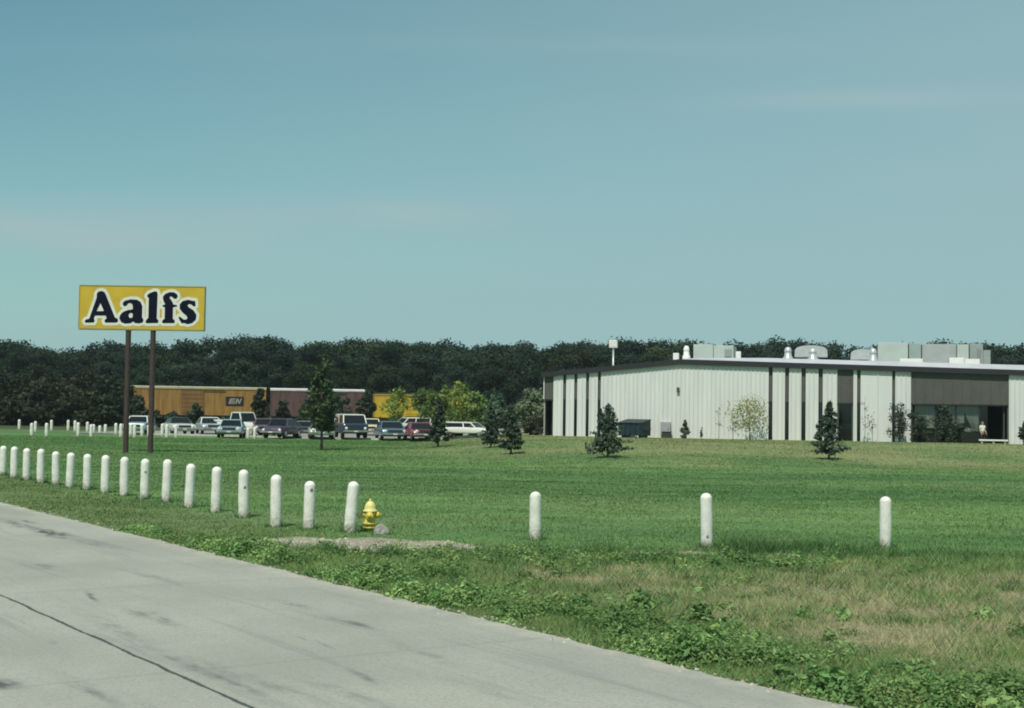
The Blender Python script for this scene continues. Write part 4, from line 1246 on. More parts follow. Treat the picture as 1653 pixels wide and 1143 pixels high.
def vehicle(px, py, rz, kind, name, pm, roof_m, label, W_=1.85, L_=5.0, H_=1.38, cat='car', rear=False):
    """a 1970s road vehicle; its nose (or tail, if rear) points along local -y, towards the road"""
    g = ground(px, py)
    o = empty(name, (g.x, g.y + 0.2, g.z + 0.03), R(rz))
    tag(o, label, cat, 'vehicles in the parking lot')
    hw = W_ / 2
    belt = {'sedan': 0.90, 'wagon': 0.92, 'pickup': 1.06, 'van': 1.15, 'beetle': 0.86, 'coupe': 0.88}[kind] * H_ / {'pickup': 1.75, 'van': 1.95}.get(kind, 1.38)
    if kind == 'pickup': belt = 1.06
    if kind == 'van': belt = 1.20
    zb = 0.30 if kind not in ('pickup', 'van') else 0.42
    # body: cross-sections along the length
    if kind == 'beetle':
        st = [(0.0, .55, .40, .60), (0.12, .75, .30, .78), (0.5, .92, .28, .90), (1.2, 1.0, .28, .93), (2.6, 1.0, .28, .93), (3.4, .93, .28, .92), (3.9, .75, .30, .78), (4.05, .5, .42, .60)]
        st = [(y * L_ / 4.05, w, a, b) for y, w, a, b in st]
    else:
        hood = belt - (0.07 if kind != 'van' else 0.0); deck = belt - 0.04
        st = [(0.0, .93, zb + .14, hood - .14), (0.06, .97, zb + .05, hood - .05), (0.35, .99, zb, hood), (L_ * .28, 1.0, zb, belt - .01), (L_ * .5, 1.0, zb, belt), (L_ * .75, 1.0, zb, belt), (L_ - .35, .99, zb, deck), (L_ - .06, .97, zb + .05, deck - .05), (L_, .93, zb + .14, deck - .13)]
    rings = []
    for y, w, a, b in st:
        x = hw * w; mid = a + (b - a) * 0.62
        prof = [(-x * .90, a), (-x * .985, a + .07), (-x, mid - .05), (-x * .985, mid + .06), (-x * .95, b - .035), (-x * .88, b), (0, b + .022), (x * .88, b), (x * .95, b - .035), (x * .985, mid + .06), (x, mid - .05), (x * .985, a + .07), (x * .90, a)]
        rings.append([(p[0], y - L_ / 2, p[1]) for p in prof])
    MB().loft(rings, smooth=False).build('body', pm, o)
    # cabin: glass block, roof and pillars
    y0, y1, ty0, ty1 = {'sedan': (.30, .82, .42, .72), 'coupe': (.33, .86, .46, .66), 'wagon': (.28, .985, .39, .94), 'pickup': (.28, .56, .34, .53), 'van': (.10, .985, .20, .97), 'beetle': (.26, .93, .36, .64)}[kind]
    if rear: y0, y1, ty0, ty1 = 1 - y1, 1 - y0, 1 - ty1, 1 - ty0
    y0, y1, ty0, ty1 = [q * L_ - L_ / 2 for q in (y0, y1, ty0, ty1)]
    bw = hw * .90; tw = hw * (.74 if kind not in ('van', 'pickup') else .82); zt = H_ - 0.06; zb2 = belt - 0.01

    def ring(s, z): # s 0 at belt, 1 at roof
        a0 = y0 + (ty0 - y0) * s; a1 = y1 + (ty1 - y1) * s; ww = bw + (tw - bw) * s
        return [(-ww, a0, z), (ww, a0, z), (ww, a1, z), (-ww, a1, z)]
    gl = MB(); gl.loft([[(p[0] * .985, p[1] + (.015 if i < 2 else -.015), p[2]) for i, p in enumerate(ring(0, zb2))], [(p[0] * .985, p[1] + (.015 if i < 2 else -.015), p[2]) for i, p in enumerate(ring(1, zt))]])
    gl.build('windows', GLASS, o)
    rf = MB(); r1 = ring(1, zt - .03); r2 = ring(1.0, zt + .02); r3 = [(p[0] * .86, p[1] + (.12 if i < 2 else -.12), H_) for i, p in enumerate(r2)]
    rf.loft([r1, r2, r3]); lo = ring(0, zb2); hi = ring(1, zt)
    ymid = (ty0 + ty1) / 2 + .05; ymb = (y0 + y1) / 2 + .05
    for i in range(4):
        a = Vector(lo[i]); b = Vector(hi[i]); dy = 0.09 * (1 if i < 2 else -1) * (2.0 if (i >= 2 and kind in ('coupe', 'beetle')) else 1)
        ox = 0.012 if a.x > 0 else -0.012
        ix = -0.06 if a.x > 0 else 0.06
        vs = []
        for p in (a, b): vs += [p + Vector((ox, -dy * .1, 0)), p + Vector((ox, dy, 0)), p + Vector((ix, dy, 0)), p + Vector((ix, -dy * .1, 0))]
        rf.loft([vs[:4], vs[4:]])
    for sx in (-1, 1):
        if kind == 'pickup': break
        for ym, yb in ([(ymid, ymb)] if kind != 'wagon' else [(ymid - .5, ymb - .5), (ymid + .9, ymb + .9)]):
            vs = []
            for x_, y_, z_ in ((bw, yb, zb2), (tw, ym, zt)): vs += [Vector((sx * (x_ + .008), y_ - .04, z_)), Vector((sx * (x_ + .008), y_ + .04, z_)), Vector((sx * (x_ - .05), y_ + .04, z_)), Vector((sx * (x_ - .05), y_ - .04, z_))]
            rf.loft([vs[:4], vs[4:]])
    if kind == 'van':
        rf.box(-tw * 1.05, -tw * 1.0, ymid + .3, ty1, belt, zt); rf.box(tw * 1.0, tw * 1.05, ymid + .3, ty1, belt, zt)
    rf.build('roof', roof_m, o)
    if kind == 'pickup':
        bd = MB(); by0 = y1 + .04; by1 = L_ / 2 - .03
        for sx in (-1, 1): bd.box(sx * hw * .98 if sx < 0 else hw * .88, -hw * .88 if sx < 0 else hw * .98, by0, by1, belt - .02, belt + .14)
        bd.box(-hw * .87, hw * .87, by1 - .06, by1, belt - .02, belt + .14); bd.box(-hw * .87, hw * .87, by0, by0 + .05, belt - .02, belt + .14)
        bd.build('cargo_bed', pm, o)
    # wheels
    wr = 0.33 if kind not in ('pickup', 'van') else 0.37
    for sx in (-1, 1):
        for wy in (L_ * .19, L_ * .79):
            M = Matrix.Translation((sx * (hw - .13), wy - L_ / 2, wr)) @ Matrix.Rotation(math.pi / 2, 4, 'Y')
            w = MB().lathe([(wr - .06, -.11), (wr, -.08), (wr, .08), (wr - .06, .11)], 18, M).build('wheel', TYRE, o)
            M2 = Matrix.Translation((sx * (hw - .13 + .113), wy - L_ / 2, wr)) @ Matrix.Rotation(math.pi / 2, 4, 'Y')
            MB().lathe([(wr * .62, -.006), (wr * .62, .006), (wr * .25, .02)], 14, M2).build('hubcap', CHROME, w)
    # face towards the road
    f = -L_ / 2; fz = zb + .12
    for ye, sg in ((f, -1), (-f, 1)):
        MB().bevbox(-hw * .98, hw * .98, min(ye, ye + sg * .12), max(ye, ye + sg * .12), fz, fz + .13, .03).build('bumper', CHROME, o)
        MB().box(-.16, .16, min(ye + sg * .121, ye + sg * .13), max(ye + sg * .121, ye + sg * .13), fz + .01, fz + .11).build('number_plate', PLATE, o)
    zg = fz + .27 if kind != 'beetle' else .62
    if not rear and kind != 'beetle':
        MB().box(-hw * .52, hw * .52, f - .03, f - .002, zg - .09, zg + .09).build('grille', GRILLE, o)
    red = mat('tail_lamp_red', (0.30, 0.02, 0.015), 0.25, 0.1, 9)
    for sx in (-1, 1):
        lr = .095 if not rear else .07
        M = Matrix.Translation((sx * hw * .72, f + (.012 if kind != 'beetle' else .10), zg)) @ Matrix.Rotation(math.pi / 2, 4, 'X')
        MB().lathe([(lr * 1.2, -.02), (lr * 1.2, .02), (lr, .05), (lr * .5, .065)], 14, M).build('tail_light' if rear else 'headlight', red if rear else LAMP, o)
        if kind in ('sedan', 'wagon', 'coupe') and not rear:
            M = Matrix.Translation((sx * hw * .93, -L_ * .12, belt + .09))
            MB().bevbox(-.07, .07, -.04, .04, -.05, .05, .02, M).build('mirror', CHROME, o)
    return o


P_WHITE = paint('white', (0.66, 0.67, 0.60)); P_CREAM = paint('cream', (0.66, 0.62, 0.40)); P_ICE = paint('ice_blue', (0.40, 0.47, 0.50)); P_LBLUE = paint('pale_blue', (0.24, 0.34, 0.38))
P_BLUE = paint('steel_blue', (0.075, 0.135, 0.19)); P_NAVY = paint('navy', (0.018, 0.03, 0.06)); P_RED = paint('red', (0.26, 0.025, 0.045)); P_PURP = paint('dark_plum', (0.055, 0.028, 0.065))
P_PINK = paint('dusty_maroon', (0.15, 0.07, 0.09)); P_GREY = paint('grey_green', (0.13, 0.17, 0.17)); P_VINYL = mat('dark_green_vinyl', (0.025, 0.05, 0.042), 0.7, 0.2, 5)
vehicle(224, 701, 4, 'wagon', 'parked_car', P_LBLUE, P_WHITE, 'pale blue car with a white roof seen between the sign poles', 1.85, 4.9, 1.45)
vehicle(287, 702, 24, 'sedan', 'parked_car', P_WHITE, P_VINYL, 'white car with a dark green top right of the sign poles')
vehicle(337, 701, 20, 'coupe', 'parked_car', P_ICE, P_WHITE, 'icy pale blue car with a white roof, left of the pickup truck')
vehicle(386, 702, 55, 'pickup', 'pickup_truck', P_WHITE, P_WHITE, 'white pickup truck standing behind a light blue car', 1.95, 5.0, 1.85, 'truck')
vehicle(373, 707, 6, 'coupe', 'parked_car', P_LBLUE, P_LBLUE, 'light blue older car in front of the white pickup truck', 1.85, 4.8, 1.35)
vehicle(425, 704, 12, 'sedan', 'parked_car', P_PINK, P_PINK, 'dusty maroon car half hidden behind the dark plum car', 1.8, 4.6, 1.38)
vehicle(455, 708, -14, 'beetle', 'parked_car', P_PURP, P_PURP, 'rounded dark plum car left of the young lawn tree', 1.75, 4.2, 1.46)
vehicle(490, 706, 5, 'sedan', 'parked_car', P_GREY, P_GREY, 'small grey-green car between the plum car and the white one', 1.6, 4.2, 1.25)
vehicle(517, 709, 10, 'coupe', 'parked_car', P_WHITE, P_GREY, 'low white car behind the stem of the young lawn tree', 1.8, 4.7, 1.18)
vehicle(565, 709, 16, 'van', 'parked_van', P_NAVY, P_WHITE, 'dark navy van with a white roof in the parking lot', 1.95, 4.8, 1.85, 'van')
vehicle(598, 703, 4, 'sedan', 'parked_car', P_CREAM, P_CREAM, 'cream car seen between the navy van and the blue car', 1.8, 4.8, 1.42)
vehicle(630, 711, 12, 'sedan', 'parked_car', P_BLUE, P_BLUE, 'steel blue car beside the red car', 1.95, 5.2, 1.38)
vehicle(661, 702, -60, 'wagon', 'parked_car', P_WHITE, P_WHITE, 'white car parked behind the red car', 1.8, 4.6, 1.5)
vehicle(677, 712, 14, 'coupe', 'parked_car', P_RED, P_RED, 'red car next to the small spruce', 1.85, 5.0, 1.3)
vehicle(722, 700, -75, 'sedan', 'parked_car', P_WHITE, P_WHITE, 'white car far back between the spruce and yellow-green tree', 1.8, 4.8, 1.5)
vehicle(757, 707, 66, 'wagon', 'parked_car', P_WHITE, P_WHITE, 'white car under the bright yellow-green tree', 1.7, 4.0, 1.12)

# ------------------------------------------------------------------ factory building
WP1 = at(877, 704, 102.3); WP2 = at(1653, 718, 94.8)
WDX, WDY = WP2.x - WP1.x, WP2.y - WP1.y
WLEN = math.hypot(WDX, WDY); WANG = math.atan2(WDY, WDX)
FLOOR = 0.54
bld = empty('factory_building', (WP1.x, WP1.y, FLOOR), WANG)
tag(bld, 'long low pale metal factory building with dark fascia and narrow windows', 'building')
BINV = (Matrix.Translation((WP1.x, WP1.y, FLOOR)) @ Matrix.Rotation(WANG, 4, 'Z')).inverted()
BMAT = BINV.inverted()


def wall_uz(px, py, v=0.0):
    """photo pixel -> (u, z) on the plane v metres behind the front wall, in building space"""
    o_ = BINV @ Vector((0, 0, CAM_H)); d_ = BINV.to_3x3() @ ray(px, py)
    t = (v - o_.y) / d_.y
    p = o_ + d_ * t
    return p.x, p.z


def U(px, py=660): return wall_uz(px, py)[0]


UR, ZR = wall_uz(1097, 580); UL, ZL = wall_uz(877, 601); U2, Z2 = wall_uz(1653, 597.5)
SL = (ZR - ZL) / (UR - UL); SR = (ZR - Z2) / (U2 - UR)
UEND = UR + (U2 - UR) * 1.75
DEPTH = 42.0


def ztop(u): return ZR - (UR - u) * SL if u < UR else ZR - (u - UR) * SR


WALLM = mat('pale_green_white_siding', (0.585, 0.61, 0.58), 0.55, 0.10, 1.6, stretch=(1, 1, 0.12))
FASC = mat('black_brown_fascia', (0.016, 0.019, 0.022), 0.6, 0.2, 2)
PANEL = mat('dark_grey_brown_panel', (0.078, 0.078, 0.068), 0.7, 0.18, 1.2)
WINGL = mat('dark_window_glass', (0.008, 0.011, 0.012), 0.06, 0, spec=0.6)
ROOFM = mat('pale_lavender_roof_metal', (0.43, 0.44, 0.47), 0.5, 0.18, 0.5)
FTH = 0.36                                            # height of the dark fascia


def siding(u0, u1, name='wall_panel', m=WALLM, y=0.0, z0=-0.35, zt=None, rib=0.305, depth=0.045, parent=bld):
    """ribbed metal sheet between u0 and u1, running up under the fascia"""
    pts = []; u = u0
    pts.append((u0, 0))
    k = math.ceil(u0 / rib)
    while k * rib < u1 - 0.09:
        c = k * rib
        if c > u0 + 0.02:
            pts += [(c, 0), (c + 0.02, -depth), (c + 0.07, -depth), (c + 0.09, 0)]
        k += 1
    pts.append((u1, 0))
    b = MB(); n = len(pts)
    top = zt if zt is not None else (lambda q: ztop(q) - 0.10)
    vs = [(p[0], y + p[1], z0) for p in pts] + [(p[0], y + p[1], top(p[0])) for p in pts] + [(u0, y + .12, z0), (u1, y + .12, z0), (u0, y + .12, top(u0)), (u1, y + .12, top(u1))]
    fs = [(i, i + 1, n + i + 1, n + i) for i in range(n - 1)]
    fs += [(0, n, 2 * n + 2, 2 * n), (n - 1, 2 * n + 1, 2 * n + 3, 2 * n - 1)]
    b.add(vs, fs)
    return b.build(name, m, parent, fix=False)


STRIPS_L = [(908.5, 913.5), (926.5, 931.5), (945.5, 950.5), (964.5, 969.5)]
STRIPS_R = [(1240.5, 1247), (1267, 1273.5), (1293.5, 1300.5), (1321, 1328)]
ZH = wall_uz(940, 645)[1]                             # head of the glass strips
edges = [893] + [e for s in STRIPS_L + STRIPS_R for e in s] + [1351.5]
for a, b in zip(edges[0::2], edges[1::2]): siding(U(a), U(b))


def strip_window(pa, pb):
    u0, u1 = U(pa), U(pb)
    w = MB(); w.box(u0 + .002, u1 - .002, 0.14, 0.18, ZH, ztop(u0) - 0.12)
    f = w.build('window', PANEL, bld)                 # upper infill panel and its frame
    MB().box(u0 + .002, u1 - .002, 0.15, 0.165, -0.3, ZH - .03).build('pane', WINGL, f)
    fr = MB(); fr.box(u0 + .002, u0 + .03, 0.10, 0.148, -0.3, ZH - .03); fr.box(u1 - .03, u1 - .002, 0.10, 0.148, -0.3, ZH - .03); fr.box(u0 + .002, u1 - .002, 0.10, 0.139, ZH - .03, ZH + .02)
    fr.build('frame', FASC, f)


for s in STRIPS_L + STRIPS_R: strip_window(*s)
strip_window(1440, 1444.5); strip_window(1383.5, 1388.5)
siding(U(1377.5), U(1383.3)); siding(U(1389), U(1440), rib=1.22); siding(U(1445), U(1470.5)); siding(U(1628.6), UEND)


def bay(pa, pb, name='entrance_bay', deep=1.3, panes=3):
    """dark panel above, glass set back below"""
    u0, u1 = U(pa), U(pb)
    p = siding(u0 + .002, u1 - .002, 'upper_panel', PANEL, 0.06, ZH + 0.0, lambda q: ztop(q) - 0.12, 0.61, 0.02)
    MB().box(u0 + .01, u1 - .01, 0.06, deep, ZH - .10, ZH - .003).build('soffit', FASC, bld)
    s = MB(); s.box(u0 + .002, u0 + .08, 0.13, deep, -.3, ZH - .103); s.box(u1 - .08, u1 - .002, 0.13, deep, -.3, ZH - .103)
    s.build('return_wall', PANEL, bld)
    return u0, u1


# left corner bay
u0, u1 = bay(878.5, 892.8)
MB().box(u0 + .09, u1 - .09, 1.2, 1.24, -.3, ZH - .104).build('window_pane', WINGL, bld)
MB().box(U(877), U(878.4), -0.02, 0.14, ZH, ztop(U(877)) - .12).build('corner_trim', WALLM, bld)
u0, u1 = bay(1351.8, 1377.2)
MB().box(u0 + .09, u1 - .09, 0.9, 0.94, -.3, ZH - .104).build('window_pane', WINGL, bld)
# wide glazed bay
u0, u1 = bay(1471, 1628.2, deep=0.34)


def clear_glass():
    m = bpy.data.materials.new('tinted_shop_glass'); m.use_nodes = True
    nt = m.node_tree; N = nt.nodes; L = nt.links; N.remove(N['Principled BSDF'])
    t = N.new('ShaderNodeBsdfTransparent'); t.inputs[0].default_value = (0.78, 0.82, 0.80, 1)
    g_ = N.new('ShaderNodeBsdfGlossy'); g_.inputs['Roughness'].default_value = 0.03; g_.inputs['Color'].default_value = (0.9, 0.95, 0.95, 1)
    lw = N.new('ShaderNodeLayerWeight'); lw.inputs[0].default_value = 0.5
    pw = N.new('ShaderNodeMath'); pw.operation = 'POWER'; pw.inputs[1].default_value = 5; L.new(lw.outputs['Facing'], pw.inputs[0])
    fr = N.new('ShaderNodeMath'); fr.operation = 'MULTIPLY_ADD'; fr.inputs[1].default_value = 0.9; fr.inputs[2].default_value = 0.04; L.new(pw.outputs[0], fr.inputs[0])
    ms = N.new('ShaderNodeMixShader'); L.new(fr.outputs[0], ms.inputs[0]); L.new(t.outputs[0], ms.inputs[1]); L.new(g_.outputs[0], ms.inputs[2])
    L.new(ms.outputs[0], N['Material Output'].inputs[0])
    return m


CG = clear_glass()
ug = [wall_uz(p, 690, 0.3)[0] for p in (1475, 1510, 1543, 1581, 1620)]
for a, b in zip(ug[:-1], ug[1:]):
    if b is ug[4]: continue
    p = MB().box(a + .05, b - .05, 0.28, 0.30, 0.0, ZH - .11).build('window', CG, bld)
    f = MB(); f.box(a, a + .05, 0.24, 0.34, -.1, ZH - .11); f.box(b - .05, b - .001, 0.24, 0.34, -.1, ZH - .11)
    f.box(a + .051, b - .051, 0.24, 0.34, -.1, -.005); f.build('frame', FASC, p)
d = MB(); d.box(ug[3] + .05, ug[4] - .9, 1.56, 1.60, -.1, ZH - .11); DOOR_ = d.build('door', WINGL, bld)
q_ = MB(); q_.box(ug[4] + .01, ug[4] + .07, 0.35, 1.56, -.1, ZH - .103); q_.build('return_wall', PANEL, bld)
h = MB().box(ug[3] + .12, ug[3] + .15, 1.50, 1.55, .8, 1.5).build('handle', CHROME, DOOR_)
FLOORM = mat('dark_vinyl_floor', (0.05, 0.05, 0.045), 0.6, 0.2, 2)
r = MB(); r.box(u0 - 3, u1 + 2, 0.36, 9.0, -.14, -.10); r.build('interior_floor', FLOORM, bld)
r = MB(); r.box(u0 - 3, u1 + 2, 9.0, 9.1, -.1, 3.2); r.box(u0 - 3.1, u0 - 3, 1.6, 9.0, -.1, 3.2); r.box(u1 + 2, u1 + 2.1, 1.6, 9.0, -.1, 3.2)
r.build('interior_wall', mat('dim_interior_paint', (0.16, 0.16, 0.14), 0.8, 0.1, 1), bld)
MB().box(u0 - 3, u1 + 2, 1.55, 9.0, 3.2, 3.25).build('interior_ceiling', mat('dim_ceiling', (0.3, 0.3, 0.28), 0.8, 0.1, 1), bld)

# roof, fascia, side walls
UOL, UOR = UL - 0.10, UEND + 0.3


def gable_strip(ua, ub, zlo, zhi, ya, yb, mt, name):
    us = [ua] + ([UR] if ua < UR < ub else []) + [ub]; m_ = MB(); rings = []
    for u in us: rings.append([(u, ya, ztop(u) + zlo), (u, yb, ztop(u) + zlo), (u, yb, ztop(u) + zhi), (u, ya, ztop(u) + zhi)])
    m_.loft(rings); return m_.build(name, mt, bld)


gable_strip(UOL, UOR, -FTH, 0.0, -0.22, -0.06, FASC, 'fascia')
gable_strip(UOL, UOR, -0.115, -0.02, -0.055, DEPTH, mat('roof_sheet', (0.40, 0.41, 0.42), 0.6, 0.2, 0.5), 'roof')
# pale upstand of the roof on the long right slope, tapering out at the ridge
us = [UR - 0.3, UR + 1.0, UR + 6, UEND]
hs = [0.02, 0.14, 0.30, 0.40]
m_ = MB(); rings = []
for u, hh in zip(us, hs): rings.append([(u, -0.19, ztop(u) + .002), (u, 0.5, ztop(u) + .002), (u, 0.62, ztop(u) + hh), (u, 0.45, ztop(u) + hh)])
m_.loft(rings); m_.build('roof_upstand', ROOFM, bld)
b = MB()
b.box(UL + .05, UL + .17, 0.2, DEPTH, -.4, ztop(UL) - .12)
b.build('side_wall', WALLM, bld)
b = MB(); b.box(UEND - .2, UEND - .05, 0.2, DEPTH, -.4, ztop(UEND) - .12); b.build('side_wall', WALLM, bld)
b = MB(); us = [UL + .18, UR, UEND - .21]; b.loft([[(u, DEPTH - .2, -.4), (u, DEPTH - .05, -.4), (u, DEPTH - .05, ztop(u) - .12), (u, DEPTH - .2, ztop(u) - .12)] for u in us])
b.build('rear_wall', WALLM, bld)
# small wall lamp on the blank gable
u, z = wall_uz(1095, 629)
w = MB(); w.bevbox(u - .09, u + .09, -.19, -.05, z - .18, z + .16, .02); w.build('wall_lamp', mat('brown_lamp_housing', (0.10, 0.06, 0.05), 0.6, 0.2, 5), bld)
# entrance slab under the building
m_ = MB(); m_.box(UL - .1, UEND + .4, -0.4, 1.4, -.45, -.145); m_.build('foundation_slab', mat('kerb_concrete', (0.4, 0.4, 0.36)), bld)


def B(u, v, z): return BMAT @ Vector((u, v, z))


def on_wall(name, px, py, v=0.0, z=None):
    u, zz = wall_uz(px, py, v)
    return empty(name, B(u, v, zz if z is None else z), WANG)


# --- things inside and in front of the glazed bay
CLOTH = mat('white_curtain_cloth', (0.62, 0.62, 0.56), 0.9, 0.1, 4)


def curtain(pa, pb, label, ztop_, zbot, gather, v=0.5):
    ua, ub = wall_uz(pa, 690, v)[0], wall_uz(pb, 690, v)[0]
    o = empty('curtain', B((ua + ub) / 2, v, 0), WANG); tag(o, label, 'curtain')
    n = 60; vs = []; hw = (ub - ua) / 2
    for j in range(13):
        t = j / 12; z = ztop_ + (zbot - ztop_) * t
        sq = 1 - 0.72 * gather * min(1, t / 0.85) ** 1.5 if gather > 0 else 1
        for i in range(n + 1):
            s = i / n * 2 - 1
            x = s * hw * sq + (hw * (1 - sq)) * (0.75 if gather >= 0 else 0)
            vs.append((x, 0.05 * math.sin(i * 1.9), z))
    fs = [(j * (n + 1) + i, j * (n + 1) + i + 1, (j + 1) * (n + 1) + i + 1, (j + 1) * (n + 1) + i) for j in range(12) for i in range(n)]
    m_ = MB(); m_.add(vs, fs); c = m_.build('cloth', CLOTH, o)
    so = c.modifiers.new('thickness', 'SOLIDIFY'); so.thickness = 0.008
    MB().box(-hw - .05, hw + .05, -.03, .03, ztop_ - .005, ztop_ + .04).build('rail', FASC, o)


curtain(1476, 1511, 'flat pale blind in the left pane of the wide glazed bay', ZH - .16, 1.0, 0)
curtain(1533, 1557, 'short white curtain behind the shrubs of the glazed bay', ZH - .16, 1.35, 0.25)
curtain(1556, 1582, 'white curtain drawn to one side beside the person', ZH - .16, 0.85, 0.75)


def desk(pa, pb, label, v, items):
    ua, ub = wall_uz(pa, 690, v)[0], wall_uz(pb, 690, v)[0]
    o = empty('office_desk', B((ua + ub) / 2, v, -.10), WANG); tag(o, label, 'desk'); hw = (ub - ua) / 2
    dk = mat('dark_desk_wood', (0.025, 0.02, 0.018), 0.5, 0.2, 3)
    MB().bevbox(-hw, hw, -.35, .35, .72, .76, .01).build('desktop', dk, o)
    MB().box(-hw + .04, hw - .04, -.30, -.27, .05, .715).build('front_panel', dk, o)
    for sx in (-1, 1): MB().box(sx * (hw - .06) - .03, sx * (hw - .06) + .03, -.26, .30, 0, .715).build('leg', dk, o)


desk(1494, 1514, 'small dark desk carrying white papers behind the left pane', 0.95, 0)
desk(1552, 1581, 'dark desk carrying white flowers, left of the person', 0.95, 0)
pap = mat('white_paper', (0.72, 0.72, 0.66), 0.8, 0.08, 6)
u, z = wall_uz(1500, 690, .95); o = empty('paper_stack', B(u, 0.90, .66), WANG); tag(o, 'stack of white papers on the small dark desk in the window', 'papers')
m_ = MB()
for k in range(7): m_.box(-.24 + .012 * k, .24 + .012 * (k % 3), -.14, .15, .003 + k * .022, .022 + k * .022)
m_.build('sheets', pap, o)
MB().bevbox(-.42, -.27, -.1, .1, .002, .22, .015).build('paper_tray', pap, o)
rng = np.random.RandomState(8)
u, z = wall_uz(1566, 690, .95); o = empty('flower_bowl', B(u, 0.92, .66), WANG); tag(o, 'wide bowl of white flowers on the dark desk in the window', 'flowers')
MB().lathe([(.12, 0.002), (.30, .10), (.34, .16), (.31, .165), (.28, .12)], 20).build('bowl', mat('grey_bowl', (0.2, 0.2, 0.2), 0.4, 0.1, 5), o)
n = 260; d_ = norm(rng.normal(size=(n, 3))); d_[:, 2] = abs(d_[:, 2]); Pp = d_ * np.array([.52, .28, .30]) * (0.6 + .5 * rng.rand(n))[:, None] + np.array([0, 0, .16])
v_, f_ = leaf_quads(Pp, d_, np.full(n, .10), rng, 1.2)
arr_mesh('blossoms', v_, f_, leaf_mat('white_petals', (1, 1, 1), 0, 0.3), o, col=np.full((len(v_), 3), 0.62))
# bench
ua, za = wall_uz(1580, 709, -0.6); ub, zb_ = wall_uz(1627, 710, -0.6)
o = empty('bench', B((ua + ub) / 2, -0.6, -.15), WANG); tag(o, 'low white bench in front of the dark doorway', 'bench'); hw = (ub - ua) / 2
WB = mat('white_bench_paint', (0.68, 0.69, 0.62), 0.6, 0.1, 5)
MB().bevbox(-hw, hw, -.2, .2, .36, .46, .015).build('seat', WB, o)
for sx in (-.8, 0, .8): MB().box(sx * hw - .06, sx * hw + .06, -.16, .16, -.2, .358).build('leg', mat('grey_bench_leg', (0.3, 0.31, 0.28), 0.7, 0.15, 5), o)


